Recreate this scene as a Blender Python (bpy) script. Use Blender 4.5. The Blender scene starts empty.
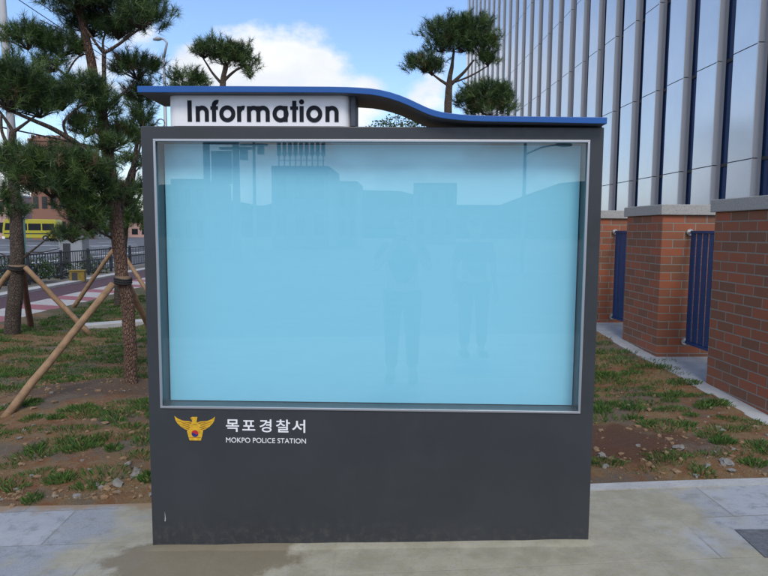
import bpy, math, random
import numpy as np
from mathutils import Vector, Matrix, noise
random.seed(7); rng = np.random.default_rng(11)
SC = bpy.context.scene; COL = SC.collection
R = math.radians
# ------------------------------------------------------------------ camera
PITCH, ROLL, FPX, EYE = .0922, .0065, 620.0, 1.55
cp, sp = math.cos(PITCH), math.sin(PITCH); cr, sr = math.cos(ROLL), math.sin(ROLL)
_f = Vector((0, cp, -sp)); _u = Vector((0, sp, cp)); _x = Vector((1, 0, 0))
CX, CU, CF = cr*_x + sr*_u, -sr*_x + cr*_u, _f
cam = bpy.data.cameras.new('camera'); cam.sensor_width = 36; cam.lens = 36*FPX/768; cam.clip_start = .02; cam.clip_end = 3000
camo = bpy.data.objects.new('camera', cam); COL.objects.link(camo)
camo.matrix_world = Matrix((( CX.x, CU.x, -CF.x, 0), (CX.y, CU.y, -CF.y, 0), (CX.z, CU.z, -CF.z, EYE), (0, 0, 0, 1)))
SC.camera = camo
def ray(px, py): return CF + CX*((px-384)/FPX) - CU*((py-288)/FPX)
def at(px, py, y):
    d = ray(px, py); return Vector((0, 0, EYE)) + d*(y/d.y)
# ------------------------------------------------------------------ sky, sun, exposure
SUN_EL, SUN_AZ = 50, 174          # azimuth from +Y clockwise: the sun stands behind the camera, to the right
w = bpy.data.worlds.new('World'); SC.world = w; w.use_nodes = True
nt = w.node_tree; nt.nodes.clear()
def N(t, **k):
    n = nt.nodes.new(t)
    for a, b in k.items(): setattr(n, a, b)
    return n
def mth(op, a, b=None, c=None, clamp=False):
    n = N('ShaderNodeMath', operation=op); n.use_clamp = clamp
    for i, v in enumerate((a, b, c)):
        if v is None: continue
        if isinstance(v, (int, float)): n.inputs[i].default_value = v
        else: nt.links.new(v, n.inputs[i])
    return n.outputs[0]
sky = N('ShaderNodeTexSky', sky_type='NISHITA'); sky.sun_disc = False
sky.sun_elevation = R(SUN_EL); sky.sun_rotation = R(SUN_AZ); sky.air_density = 1.25; sky.dust_density = .6; sky.ozone_density = 3.0
tc = N('ShaderNodeTexCoord')
mp = N('ShaderNodeMapping'); mp.inputs['Scale'].default_value = (1, 1, 1.7); nt.links.new(tc.outputs['Generated'], mp.inputs[0])
nz = N('ShaderNodeTexNoise'); nz.inputs['Scale'].default_value = 5.2; nz.inputs['Detail'].default_value = 9; nz.inputs['Roughness'].default_value = .56
nt.links.new(mp.outputs[0], nz.inputs['Vector'])
acc = None
for px, py, rad, wt in ((232, 76, 78, .40), (300, 90, 78, .40), (352, 112, 52, .34), (120, 70, 100, .22), (20, 130, 150, .16), (425, 85, 60, .12), (420, 118, 60, .2), (560, 60, 60, .1)):
    d = ray(px, py).normalized()
    dp = N('ShaderNodeVectorMath', operation='DOT_PRODUCT'); nt.links.new(tc.outputs['Generated'], dp.inputs[0]); dp.inputs[1].default_value = d
    a = math.atan(rad/FPX)
    v = mth('MULTIPLY', mth('DIVIDE', mth('SUBTRACT', dp.outputs['Value'], math.cos(a)), 1-math.cos(a), clamp=True), wt)
    acc = v if acc is None else mth('MAXIMUM', acc, v)
sx = N('ShaderNodeSeparateXYZ'); nt.links.new(tc.outputs['Generated'], sx.inputs[0])
# broken cloud cover behind the camera and to the sides
side = mth('MULTIPLY', mth('SUBTRACT', .55, sx.outputs['Y'], clamp=True), .2)
left = mth('MULTIPLY', mth('SUBTRACT', mth('MULTIPLY', sx.outputs['X'], -1), .52, clamp=True), .5)
low = mth('MULTIPLY', mth('SUBTRACT', .12, sx.outputs['Z'], clamp=True), .8)
tot = mth('ADD', mth('ADD', nz.outputs['Fac'], mth('MAXIMUM', mth('MAXIMUM', acc, side), left)), mth('MULTIPLY', low, 1.0))
mr = N('ShaderNodeMapRange', interpolation_type='SMOOTHSTEP'); mr.inputs['From Min'].default_value = .62; mr.inputs['From Max'].default_value = .76
nt.links.new(tot, mr.inputs['Value'])
nz2 = N('ShaderNodeTexNoise'); nz2.inputs['Scale'].default_value = 9; nz2.inputs['Detail'].default_value = 6; nt.links.new(mp.outputs[0], nz2.inputs['Vector'])
cc = N('ShaderNodeMix', data_type='RGBA'); cc.inputs['A'].default_value = (4.9, 5.2, 5.7, 1); cc.inputs['B'].default_value = (6.0, 6.15, 6.4, 1)
mr2 = N('ShaderNodeMapRange'); mr2.inputs['From Min'].default_value = .35; mr2.inputs['From Max'].default_value = .62
nt.links.new(nz2.outputs['Fac'], mr2.inputs['Value']); nt.links.new(mr2.outputs[0], cc.inputs['Factor'])
mx = N('ShaderNodeMix', data_type='RGBA'); nt.links.new(mr.outputs[0], mx.inputs['Factor'])
tint = N('ShaderNodeMix', data_type='RGBA', blend_type='MULTIPLY'); tint.inputs['Factor'].default_value = 1; tint.inputs['B'].default_value = (1.0, 1.06, 1.22, 1)
nt.links.new(sky.outputs[0], tint.inputs['A']); nt.links.new(tint.outputs['Result'], mx.inputs['A']); nt.links.new(cc.outputs['Result'], mx.inputs['B'])
bg = N('ShaderNodeBackground'); bg.inputs['Strength'].default_value = .125; nt.links.new(mx.outputs['Result'], bg.inputs['Color'])
out = N('ShaderNodeOutputWorld'); nt.links.new(bg.outputs[0], out.inputs['Surface'])
sl = bpy.data.lights.new('sun', 'SUN'); sl.energy = 1.5; sl.angle = R(22); sl.color = (1, .95, .86)
so = bpy.data.objects.new('sun', sl); COL.objects.link(so)
sd = Vector((math.sin(R(SUN_AZ))*math.cos(R(SUN_EL)), math.cos(R(SUN_AZ))*math.cos(R(SUN_EL)), math.sin(R(SUN_EL))))
so.rotation_euler = sd.to_track_quat('Z', 'Y').to_euler()
vs = SC.view_settings; vs.view_transform = 'Standard'; vs.look = 'None'; vs.gamma = 1; vs.exposure = 0.44; vs.use_curve_mapping = False
cy = SC.cycles; cy.max_bounces = 6; cy.diffuse_bounces = 3; cy.glossy_bounces = 3; cy.transparent_max_bounces = 8

# ------------------------------------------------------------------ materials
def mat(name, col, rough=.7, metal=0., noise_amt=0., noise_scale=8., bump=0., bump_scale=60., col2=None, spec=.5):
    m = bpy.data.materials.new(name); m.use_nodes = True; t = m.node_tree; b = t.nodes['Principled BSDF']
    b.inputs['Base Color'].default_value = (*col, 1); b.inputs['Roughness'].default_value = rough; b.inputs['Metallic'].default_value = metal
    b.inputs['Specular IOR Level'].default_value = spec
    if noise_amt or col2:
        c = t.nodes.new('ShaderNodeTexCoord'); n = t.nodes.new('ShaderNodeTexNoise'); n.inputs['Scale'].default_value = noise_scale; n.inputs['Detail'].default_value = 8
        n.inputs['Roughness'].default_value = .65
        t.links.new(c.outputs['Object'], n.inputs['Vector'])
        r = t.nodes.new('ShaderNodeMapRange'); r.inputs['From Min'].default_value = .33; r.inputs['From Max'].default_value = .67; t.links.new(n.outputs['Fac'], r.inputs[0])
        x = t.nodes.new('ShaderNodeMix'); x.data_type = 'RGBA'
        c2 = col2 or tuple(v*(1+noise_amt) for v in col); c1 = col if col2 else tuple(v*(1-noise_amt) for v in col)
        x.inputs['A'].default_value = (*c1, 1); x.inputs['B'].default_value = (*c2, 1); t.links.new(r.outputs[0], x.inputs['Factor']); t.links.new(x.outputs['Result'], b.inputs['Base Color'])
    if bump:
        c = t.nodes.new('ShaderNodeTexCoord'); n = t.nodes.new('ShaderNodeTexNoise'); n.inputs['Scale'].default_value = bump_scale; n.inputs['Detail'].default_value = 6
        t.links.new(c.outputs['Object'], n.inputs['Vector']); bp = t.nodes.new('ShaderNodeBump'); bp.inputs['Strength'].default_value = bump; bp.inputs['Distance'].default_value = .02
        t.links.new(n.outputs['Fac'], bp.inputs['Height']); t.links.new(bp.outputs[0], b.inputs['Normal'])
    return m
class NT:                                       # small node-building helper for the richer materials
    def __init__(s, name):
        s.m = bpy.data.materials.new(name); s.m.use_nodes = True; s.t = s.m.node_tree; s.b = s.t.nodes['Principled BSDF']
        s.pos = s.node('ShaderNodeTexCoord').outputs['Object']
    def node(s, ty, ins=None, **k):
        n = s.t.nodes.new(ty)
        for a, b in k.items(): setattr(n, a, b)
        for a, b in (ins or {}).items(): s.set(n.inputs[a], b)
        return n
    def set(s, sock, v):
        if isinstance(v, bpy.types.NodeSocket): s.t.links.new(v, sock)
        elif isinstance(v, tuple) and sock.type == 'RGBA': sock.default_value = (*v, 1)
        else: sock.default_value = v
    def noise(s, scale, detail=6, rough=.6, vec=None): return s.node('ShaderNodeTexNoise', {'Scale': scale, 'Detail': detail, 'Roughness': rough, 'Vector': vec or s.pos}).outputs['Fac']
    def ramp(s, v, a, b, c=0., d=1., smooth=True): return s.node('ShaderNodeMapRange', {'Value': v, 'From Min': a, 'From Max': b, 'To Min': c, 'To Max': d}, interpolation_type='SMOOTHSTEP' if smooth else 'LINEAR').outputs[0]
    def mix(s, f, a, b): return s.node('ShaderNodeMix', {'Factor': f, 'A': a, 'B': b}, data_type='RGBA').outputs['Result']
    def m2(s, op, a, b): return s.node('ShaderNodeMath', {0: a, 1: b}, operation=op).outputs[0]
    def xyz(s): return s.node('ShaderNodeSeparateXYZ', {0: s.pos}).outputs
    def bump(s, h, strength, dist): s.set(s.b.inputs['Normal'], s.node('ShaderNodeBump', {'Height': h, 'Strength': strength, 'Distance': dist}).outputs[0])
    def done(s, col, rough, metal=0.):
        s.set(s.b.inputs['Base Color'], col); s.set(s.b.inputs['Roughness'], rough); s.b.inputs['Metallic'].default_value = metal; return s.m

def m_cabinet():
    q = NT('charcoal_paint'); x = q.xyz()
    c = q.mix(q.ramp(q.noise(3.0), .3, .7), (.031, .034, .039), (.038, .041, .047))
    sp_ = q.m2('MULTIPLY', q.ramp(x[2], .0, .17, 1, 0), q.ramp(q.noise(26, 9, .75), .45, .75))
    c = q.mix(q.m2('MULTIPLY', sp_, .28), c, (.20, .18, .14))
    return q.done(c, q.ramp(q.noise(25), .3, .7, .30, .42))
def m_backing():
    q = NT('pale_blue_backing'); v = q.node('ShaderNodeMapping', {'Vector': q.pos, 'Scale': (1.2, 1, 26)}).outputs[0]
    c = q.mix(q.ramp(q.noise(2.2, 7, .65, v), .35, .65), (.29, .70, .91), (.30, .712, .918))
    c = q.mix(q.ramp(q.noise(1.1, 4), .4, .7, 0, .5), c, (.305, .715, .92))
    q.bump(q.noise(1.6, 5, .6, v), .06, .01); return q.done(c, .65)
def m_brick():
    q = NT('red_brick'); x = q.xyz()
    v = q.node('ShaderNodeCombineXYZ', {0: q.m2('ADD', x[0], x[1]), 1: x[2]}).outputs[0]
    b = q.node('ShaderNodeTexBrick', {'Vector': v, 'Color1': (.34, .09, .038), 'Color2': (.175, .074, .04), 'Mortar': (.25, .235, .20), 'Scale': 1., 'Mortar Size': .0062, 'Mortar Smooth': .15, 'Bias': 0., 'Brick Width': .238, 'Row Height': .0868})
    c = q.mix(q.ramp(q.noise(34, 8, .7), .3, .7, 0, .35), b.outputs['Color'], (.20, .11, .07))
    c = q.mix(q.ramp(q.noise(2.2), .55, .75, 0, .3), c, (.12, .10, .07))
    h = q.m2('ADD', q.m2('MULTIPLY', b.outputs['Fac'], -1.), q.m2('MULTIPLY', q.noise(90), .25)); q.bump(h, .9, .008)
    return q.done(c, .85)
def m_paving():
    q = NT('granite_slab_paving'); x = q.xyz()
    rot = q.node('ShaderNodeMapping', {'Vector': q.pos, 'Rotation': (0, 0, R(-2.2)), 'Location': (.12, .115, 0)}).outputs[0]
    b = q.node('ShaderNodeTexBrick', {'Vector': rot, 'Color1': (.29, .31, .335), 'Color2': (.17, .185, .205), 'Mortar': (.17, .165, .155), 'Scale': 1., 'Mortar Size': .005, 'Mortar Smooth': .3, 'Bias': -.2, 'Brick Width': .6, 'Row Height': .4})
    c = q.mix(q.ramp(q.noise(160, 3, .8), .35, .65, 0, .35), b.outputs['Color'], (.42, .43, .44))
    c = q.mix(q.ramp(q.noise(5, 8, .7), .5, .75, 0, .4), c, (.33, .31, .27)); c = q.mix(q.ramp(q.noise(13, 9, .75), .48, .66, 0, .6), c, (.14, .145, .15)); c = q.mix(q.ramp(q.noise(2.1, 7, .7), .5, .64, 0, .6), c, (.36, .37, .385))
    # cement smeared round the foot of the board
    n1 = q.noise(2.6, 8, .62); n2 = q.noise(7, 8, .65)
    dx = q.m2('MULTIPLY', q.m2('ABSOLUTE', q.m2('SUBTRACT', x[0], .1), 0.), .545)
    dy = q.m2('MULTIPLY', q.m2('ABSOLUTE', q.m2('SUBTRACT', x[1], 2.75), 0.), .62)
    d = q.node('ShaderNodeMath', {0: dx, 1: dy, 2: .3}, operation='SMOOTH_MAX').outputs[0]
    f = q.m2('ADD', d, q.m2('MULTIPLY', q.m2('SUBTRACT', n1, .5), 1.1))
    msk = q.ramp(f, .74, 1.0, 1, 0)
    cem = q.mix(q.ramp(n2, .3, .7), (.255, .235, .165), (.345, .32, .24)); cem = q.mix(q.ramp(q.noise(60, 6, .75), .5, .75, 0, .5), cem, (.20, .18, .13))
    c = q.mix(q.m2('MULTIPLY', msk, q.ramp(q.noise(30, 6, .7), .25, .6, .72, 1.)), c, cem)
    ed = q.m2('ADD', q.m2('SUBTRACT', x[1], 3.40), q.m2('MULTIPLY', q.m2('SUBTRACT', q.noise(4.5, 8, .7), .5), .55))      # soil washed over the edge
    c = q.mix(q.m2('MULTIPLY', q.ramp(ed, -.03, .10, 0, .85), q.ramp(x[0], -.4, -.9)), c, (.25, .165, .09))
    # wet cement by the left foot
    ex = q.m2('MULTIPLY', q.m2('SUBTRACT', x[0], -.86), 1.9); ey = q.m2('MULTIPLY', q.m2('SUBTRACT', x[1], 2.86), 4.2)
    e = q.m2('ADD', q.m2('ADD', q.m2('MULTIPLY', ex, ex), q.m2('MULTIPLY', ey, ey)), q.m2('MULTIPLY', q.m2('SUBTRACT', n2, .5), 1.5))
    wet = q.ramp(e, .62, .95, 1, 0)
    c = q.mix(q.m2('MULTIPLY', wet, .8), c, (.155, .125, .078))
    q.bump(q.m2('ADD', q.m2('MULTIPLY', q.m2('MULTIPLY', b.outputs['Fac'], q.ramp(msk, 0, 1, 1, .15)), -1.), q.m2('MULTIPLY', q.noise(120, 4), .18)), .7, .008)
    return q.done(c, q.ramp(q.noise(20), .3, .7, .7, .95))
def m_dirt():
    q = NT('dry_dirt'); x = q.xyz()
    c = q.mix(q.ramp(q.noise(2.6, 9, .68), .38, .62), (.34, .205, .078), (.30, .115, .036))
    c = q.mix(q.ramp(q.noise(6, 9, .7), .5, .64, 0, .8), c, (.37, .235, .085))
    c = q.mix(q.ramp(q.noise(17, 8, .75), .46, .66, 0, .6), c, (.35, .275, .175))
    c = q.mix(q.ramp(q.noise(1.5, 6, .62), .50, .62, 0, .75), c, (.185, .155, .12))
    ex = q.m2('MULTIPLY', q.m2('SUBTRACT', x[0], 1.45), 1.25); ey = q.m2('MULTIPLY', q.m2('SUBTRACT', x[1], 4.22), 2.4)     # freshly dug reddish soil
    e = q.m2('ADD', q.m2('ADD', q.m2('MULTIPLY', ex, ex), q.m2('MULTIPLY', ey, ey)), q.m2('MULTIPLY', q.m2('SUBTRACT', q.noise(6), .5), 1.8))
    c = q.mix(q.ramp(e, .4, 1.1, .85, 0), c, (.135, .05, .022))
    ex = q.m2('MULTIPLY', q.m2('SUBTRACT', x[0], -2.75), 1.1); ey = q.m2('MULTIPLY', q.m2('SUBTRACT', x[1], 5.85), 2.)     # turned earth round the pine
    e = q.m2('ADD', q.m2('ADD', q.m2('MULTIPLY', ex, ex), q.m2('MULTIPLY', ey, ey)), q.m2('MULTIPLY', q.m2('SUBTRACT', q.noise(5), .5), 1.8))
    c = q.mix(q.ramp(e, .4, 1.0, .8, 0), c, (.14, .085, .05))
    c = q.mix(q.ramp(q.noise(120, 4, .7), .58, .72, 0, .7), c, (.31, .27, .21))
    c = q.mix(q.ramp(q.noise(70, 4, .7), .58, .7, 0, .6), c, (.08, .055, .035))
    far = q.ramp(x[1], 7, 14)
    c = q.mix(q.m2('MULTIPLY', far, q.ramp(q.noise(1.6, 6, .6), .38, .52, 0, .8)), c, (.055, .085, .03))
    q.bump(q.m2('ADD', q.noise(24, 8, .75), q.m2('MULTIPLY', q.noise(110, 5, .7), .5)), 1., .06)
    return q.done(c, .95)
def m_stripes():
    q = NT('pink_and_cream_paving'); x = q.xyz()
    s = q.m2('FRACT', q.m2('DIVIDE', q.m2('ADD', x[1], q.m2('MULTIPLY', x[0], .35)), 1.7), 0.)
    c = q.mix(q.ramp(s, .38, .42, smooth=False), (.32, .11, .12), (.46, .43, .40))
    b = q.node('ShaderNodeTexBrick', {'Vector': q.pos, 'Color1': (1., 1., 1.), 'Color2': (.8, .8, .8), 'Mortar': (.5, .5, .5), 'Scale': 1., 'Mortar Size': .006, 'Brick Width': .2, 'Row Height': .1})
    mm = q.node('ShaderNodeMix', {'Factor': 1., 'A': c, 'B': b.outputs['Color']}, data_type='RGBA', blend_type='MULTIPLY')
    return q.done(mm.outputs['Result'], .85)
def m_bark(name, a, b):
    q = NT(name); v = q.node('ShaderNodeMapping', {'Vector': q.pos, 'Scale': (1, 1, .35)}).outputs[0]
    vo = q.node('ShaderNodeTexVoronoi', {'Vector': v, 'Scale': 60.}, feature='DISTANCE_TO_EDGE').outputs['Distance']
    c = q.mix(q.ramp(q.noise(9, 8, .7, v), .32, .68), a, b); c = q.mix(q.ramp(vo, 0, .16, .5, 0), c, tuple(k*.4 for k in a))
    q.bump(q.m2('ADD', q.ramp(vo, 0, .25), q.m2('MULTIPLY', q.noise(60), .4)), 1., .018)
    return q.done(c, .95)
def m_glass():
    m = bpy.data.materials.new('clear_pane'); m.use_nodes = True; t = m.node_tree; t.nodes.clear()
    lw = t.nodes.new('ShaderNodeLayerWeight'); lw.inputs['Blend'].default_value = .5
    p = t.nodes.new('ShaderNodeMath'); p.operation = 'POWER'; t.links.new(lw.outputs['Facing'], p.inputs[0]); p.inputs[1].default_value = 5
    r = t.nodes.new('ShaderNodeMapRange'); t.links.new(p.outputs[0], r.inputs[0]); r.inputs['To Min'].default_value = .058; r.inputs['To Max'].default_value = 1
    tr = t.nodes.new('ShaderNodeBsdfTransparent'); tr.inputs[0].default_value = (.97, .985, .98, 1); g = t.nodes.new('ShaderNodeBsdfGlossy'); g.inputs['Roughness'].default_value = 0
    x = t.nodes.new('ShaderNodeMixShader'); t.links.new(r.outputs[0], x.inputs[0]); t.links.new(tr.outputs[0], x.inputs[1]); t.links.new(g.outputs[0], x.inputs[2])
    o = t.nodes.new('ShaderNodeOutputMaterial'); t.links.new(x.outputs[0], o.inputs[0]); return m
def m_road():
    q = NT('asphalt'); c = q.mix(q.ramp(q.noise(.5, 6, .6), .3, .7), (.075, .077, .082), (.12, .12, .125)); return q.done(q.mix(q.ramp(q.noise(80), .4, .7, 0, .3), c, (.17, .17, .17)), .9)

M = dict(
    cabinet=m_cabinet(), brick=m_brick(), paving=m_paving(), dirt=m_dirt(), stripes=m_stripes(), glass=m_glass(), road=m_road(),
    lining=mat('box_lining', (.05, .062, .07), .35), silver=mat('brushed_aluminium', (.50, .50, .52), .38, .85),
    cyan=m_backing(),
    blue=mat('blue_paint', (.006, .085, .32), .4, noise_amt=.06, noise_scale=4), soffit=mat('dark_grey_soffit', (.052, .060, .078), .5),
    white=mat('white_acrylic', (.78, .77, .79), .3, noise_amt=.02, noise_scale=3), ink=mat('dark_slate_lettering', (.014, .016, .022), .8, spec=.15),
    letter=mat('white_vinyl', (.8, .8, .82), .5), gold=mat('gold_vinyl', (.62, .36, .02), .45, noise_amt=.22, noise_scale=60), gold_d=mat('dark_gold_line', (.22, .09, .01), .5),
    red=mat('emblem_red', (.45, .015, .02), .5), navy=mat('emblem_blue', (.015, .02, .16), .5),
    coping=mat('granite_coping', (.34, .33, .31), .8, noise_amt=.22, noise_scale=70, bump=.35, bump_scale=120), concrete=mat('concrete', (.36, .36, .35), .9, noise_amt=.15, noise_scale=6, bump=.3),
    rail=mat('dark_blue_railing_paint', (.008, .044, .145), .45), chrome=mat('steel_bracket', (.6, .6, .58), .3, .8),
    panel=mat('pale_metal_panel', (.72, .74, .77), .2, .42, noise_amt=.04, noise_scale=.9), fin=mat('light_grey_fin', (.60, .60, .61), .45, .3), finlip=mat('grey_fin_lip', (.52, .50, .52), .5),
    win=mat('dark_blue_glass', (.014, .042, .13), .06, .0, spec=1.), joint=mat('dark_joint', (.04, .042, .05), .8),
    bark=m_bark('pine_bark', (.15, .082, .053), (.25, .15, .105)), bark2=m_bark('grey_pine_bark', (.085, .06, .044), (.15, .112, .085)),
    n1=mat('dark_pine_needles', (.024, .052, .015), .5), n2=mat('pine_needles', (.048, .098, .022), .5), n3=mat('light_pine_needles', (.10, .16, .036), .5), n4=mat('dry_needles', (.11, .075, .035), .7),
    leaf1=mat('shrub_leaves', (.03, .06, .018), .6), leaf2=mat('light_shrub_leaves', (.06, .105, .03), .6),
    g1=mat('grass', (.036, .094, .012), .7), g2=mat('light_grass', (.070, .145, .022), .7), g3=mat('dry_grass', (.20, .17, .06), .8),
    stake=mat('bare_wood_pole', (.27, .165, .09), .8, noise_amt=.25, noise_scale=14, bump=.3, bump_scale=40), stake2=mat('reddish_wood_pole', (.16, .075, .05), .85, noise_amt=.2), cord=mat('black_cord', (.02, .02, .02), .9), jute=mat('jute_wrap', (.17, .115, .075), .95, noise_amt=.2, noise_scale=40),
    stone=mat('grey_stone', (.20, .185, .165), .9, noise_amt=.25, noise_scale=20, bump=.5), stone2=mat('ochre_stone', (.23, .15, .085), .9, noise_amt=.25, noise_scale=20, bump=.5), clod=mat('dirt_clod', (.20, .125, .068), .95, noise_amt=.25, noise_scale=14),
    bike=mat('maroon_surface', (.075, .035, .042), .9, noise_amt=.12, noise_scale=3), kerb=mat('kerb_stone', (.42, .41, .39), .9, noise_amt=.12, noise_scale=5), line=mat('road_paint', (.7, .7, .68), .7, noise_amt=.1),
    earth=mat('bare_ground', (.14, .125, .10), .95, noise_amt=.2, noise_scale=.4), hill=mat('wooded_hill', (.055, .08, .05), .95, noise_amt=.4, noise_scale=.3),
    yellow_d=mat('dull_yellow_paint', (.20, .135, .02), .7, noise_amt=.2), yellow=mat('yellow_paint', (.40, .36, .03), .4), tyre=mat('tyre_rubber', (.02, .02, .02), .85), dark=mat('dark_glass', (.015, .018, .022), .12), pole=mat('grey_steel', (.33, .34, .36), .5, .3), cpole=mat('concrete_pole', (.40, .41, .43), .8), metal_d=mat('dark_fence_metal', (.03, .032, .036), .6),
    plas=mat('cream_plaster', (.50, .45, .40), .9, noise_amt=.06), pink=mat('pink_plaster', (.48, .30, .27), .9, noise_amt=.06), rbrick=mat('brown_brick_wall', (.24, .12, .085), .9, noise_amt=.12), green=mat('pale_green_paint', (.22, .42, .34), .6), bbag=mat('blue_plastic', (.01, .08, .32), .4), grey=mat('mid_grey_render', (.27, .27, .28), .85, noise_amt=.08),
    skin=mat('skin', (.42, .25, .17), .55), hair=mat('black_hair', (.012, .01, .009), .6), shirt=mat('dark_navy_shirt', (.06, .07, .10), .8), shirt2=mat('grey_shirt', (.15, .15, .17), .8), trouser=mat('dark_trousers', (.05, .05, .06), .85), rear_red=mat('red_lamp', (.4, .01, .01), .3),
)

# ------------------------------------------------------------------ mesh helpers
def tag(o, label=None, cat=None, group=None, kind=None):
    for k, v in (('label', label), ('category', cat), ('group', group), ('kind', kind)):
        if v: o[k] = v
    return o
def empty(name, loc, label, cat, group=None, rz=0):
    o = bpy.data.objects.new(name, None); COL.objects.link(o); o.location = loc; o.rotation_euler = (0, 0, rz); o.empty_display_size = .1
    return tag(o, label, cat, group)
class MB:
    def __init__(s): s.v = []; s.f = []; s.m = []
    def add(s, vs, fs, mi=0):
        k = len(s.v); s.v += [tuple(v) for v in vs]; s.f += [tuple(i+k for i in f) for f in fs]; s.m += [mi]*len(fs); return s
    def box(s, a, b, mi=0):
        (x0, y0, z0), (x1, y1, z1) = a, b
        return s.add([(x0,y0,z0),(x1,y0,z0),(x1,y1,z0),(x0,y1,z0),(x0,y0,z1),(x1,y0,z1),(x1,y1,z1),(x0,y1,z1)], [(0,3,2,1),(4,5,6,7),(0,1,5,4),(1,2,6,5),(2,3,7,6),(3,0,4,7)], mi)
    def prism(s, pts, y0, y1, mi=0):            # polygon in x,z pushed through y
        n = len(pts)
        return s.add([(x, y0, z) for x, z in pts]+[(x, y1, z) for x, z in pts], [tuple(range(n)), tuple(range(2*n-1, n-1, -1))]+[(i, i+n, (i+1) % n+n, (i+1) % n) for i in range(n)], mi)
    def tube(s, pts, rad, n=8, mi=0, cap=True):
        pts = [Vector(p) for p in pts]; rad = rad if hasattr(rad, '__len__') else [rad]*len(pts); rings = []
        ref = Vector((0, 0, 1)) if abs((pts[-1]-pts[0]).normalized().z) < .8 else Vector((0, 1, 0))
        for i, p in enumerate(pts):
            t = (pts[min(i+1, len(pts)-1)]-pts[max(i-1, 0)]).normalized(); a = t.cross(ref).normalized(); b = t.cross(a)
            rings += [p + (a*math.cos(2*math.pi*j/n)+b*math.sin(2*math.pi*j/n))*rad[i] for j in range(n)]
        fs = [(i*n+j, i*n+(j+1) % n, (i+1)*n+(j+1) % n, (i+1)*n+j) for i in range(len(pts)-1) for j in range(n)]
        if cap: fs += [tuple(range(n-1, -1, -1)), tuple((len(pts)-1)*n+j for j in range(n))]
        return s.add(rings, fs, mi)
    def cyl(s, c, r, h, axis='z', n=16, mi=0):
        c = Vector(c); d = {'x': Vector((1,0,0)), 'y': Vector((0,1,0)), 'z': Vector((0,0,1))}[axis]; return s.tube([c, c+d*h], r, n, mi)
    def blob(s, c, r, sub=1, jit=.25, mi=0, seed=0):
        import bmesh
        b = bmesh.new(); bmesh.ops.create_icosphere(b, subdivisions=sub, radius=1); rr = random.Random(seed)
        off = Vector((rr.uniform(0, 50), rr.uniform(0, 50), rr.uniform(0, 50)))
        vs = [Vector((v.co.x*r[0], v.co.y*r[1], v.co.z*r[2]))*(1+jit*2*noise.noise(v.co*1.6+off)) + Vector(c) for v in b.verts]
        b.verts.index_update(); s.add(vs, [tuple(v.index for v in f.verts) for f in b.faces], mi); b.free(); return s
    def build(s, name, mats, parent=None, bevel=0, smooth=False, seg=2):
        me = bpy.data.meshes.new(name); me.from_pydata(s.v, [], s.f)
        for m in (mats if isinstance(mats, (list, tuple)) else [mats]): me.materials.append(m)
        me.polygons.foreach_set('material_index', s.m)
        if smooth: me.polygons.foreach_set('use_smooth', [True]*len(s.f))
        o = bpy.data.objects.new(name, me); COL.objects.link(o)
        if parent: o.parent = parent
        if bevel:
            b = o.modifiers.new('bevel', 'BEVEL'); b.width = bevel; b.segments = seg; b.limit_method = 'ANGLE'
        return o
def soup(name, verts, faces_n, midx, mats, parent=None):     # many separate small polygons, quickly
    me = bpy.data.meshes.new(name); n = len(verts); k = n//faces_n
    me.vertices.add(n); me.vertices.foreach_set('co', np.ascontiguousarray(verts, dtype=np.float32).ravel())
    me.loops.add(n); me.loops.foreach_set('vertex_index', np.arange(n, dtype=np.int32))
    me.polygons.add(k); me.polygons.foreach_set('loop_start', np.arange(0, n, faces_n, dtype=np.int32))
    for m in mats: me.materials.append(m)
    me.polygons.foreach_set('material_index', np.asarray(midx, dtype=np.int32)); me.update(); me.validate()
    o = bpy.data.objects.new(name, me); COL.objects.link(o)
    if parent: o.parent = parent
    return o
def grid(name, xs_of, ys, zf, m, nx):
    v = []; ny = len(ys)
    for y in ys:
        a, b = xs_of(y)
        for i in range(nx+1):
            x = a+(b-a)*i/nx; v.append((x, y, zf(x, y)))
    f = [(j*(nx+1)+i, j*(nx+1)+i+1, (j+1)*(nx+1)+i+1, (j+1)*(nx+1)+i) for j in range(ny-1) for i in range(nx)]
    q = MB(); q.add(v, f); return q.build(name, m, smooth=True)
def G(x, y): return .12*math.tanh(.0335*x/.12) + min(.3, .045*max(0, y-4))*min(1, max(0, (x+.5)/3))
SK = .0387                                                     # street, wall and building all run along this direction
def sx_(lat, y): return lat - SK*y
# ------------------------------------------------------------------ ground, paving, street
def edge_y(x): return 3.50 + .015*x + .018*max(0, x)**1.35 + .02*math.sin(x*1.1)     # where the paving meets the dirt
q = MB(); q.add([(-900, -700, -.32), (900, -700, -.32), (900, 1500, -.32), (-900, 1500, -.32)], [(0, 1, 2, 3)]); tag(q.build('ground', M['earth']), kind='structure')
v = []; f = []; nx, ny = 90, 40
for j in range(ny+1):
    for i in range(nx+1):
        x = -6.4+16*i/nx; y0 = -3.2; y1 = edge_y(x)+(.03 if x < -.9 else -.055); y = y0+(y1-y0)*j/ny; v.append((x, y, G(x, y)))
f = [(j*(nx+1)+i, j*(nx+1)+i+1, (j+1)*(nx+1)+i+1, (j+1)*(nx+1)+i) for j in range(ny) for i in range(nx)]
q = MB(); q.add(v, f); tag(q.build('paving', M['paving'], smooth=True), kind='structure')
q = MB(); pts = [-6.4+16*i/120 for i in range(121)]
for i in range(120):
    a, b = pts[i], pts[i+1]; vs = []
    if a < -.9: continue
    for x in (a, b):
        e = edge_y(x); z = G(x, e); vs += [(x, e-.055, z-.05), (x, e-.055, z+.008), (x, e+.03, z+.008), (x, e+.03, z-.05)]
    q.add(vs, [(0, 4, 5, 1), (1, 5, 6, 2), (2, 6, 7, 3)])
tag(q.build('kerb_strip', M['concrete']), kind='structure')
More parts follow.
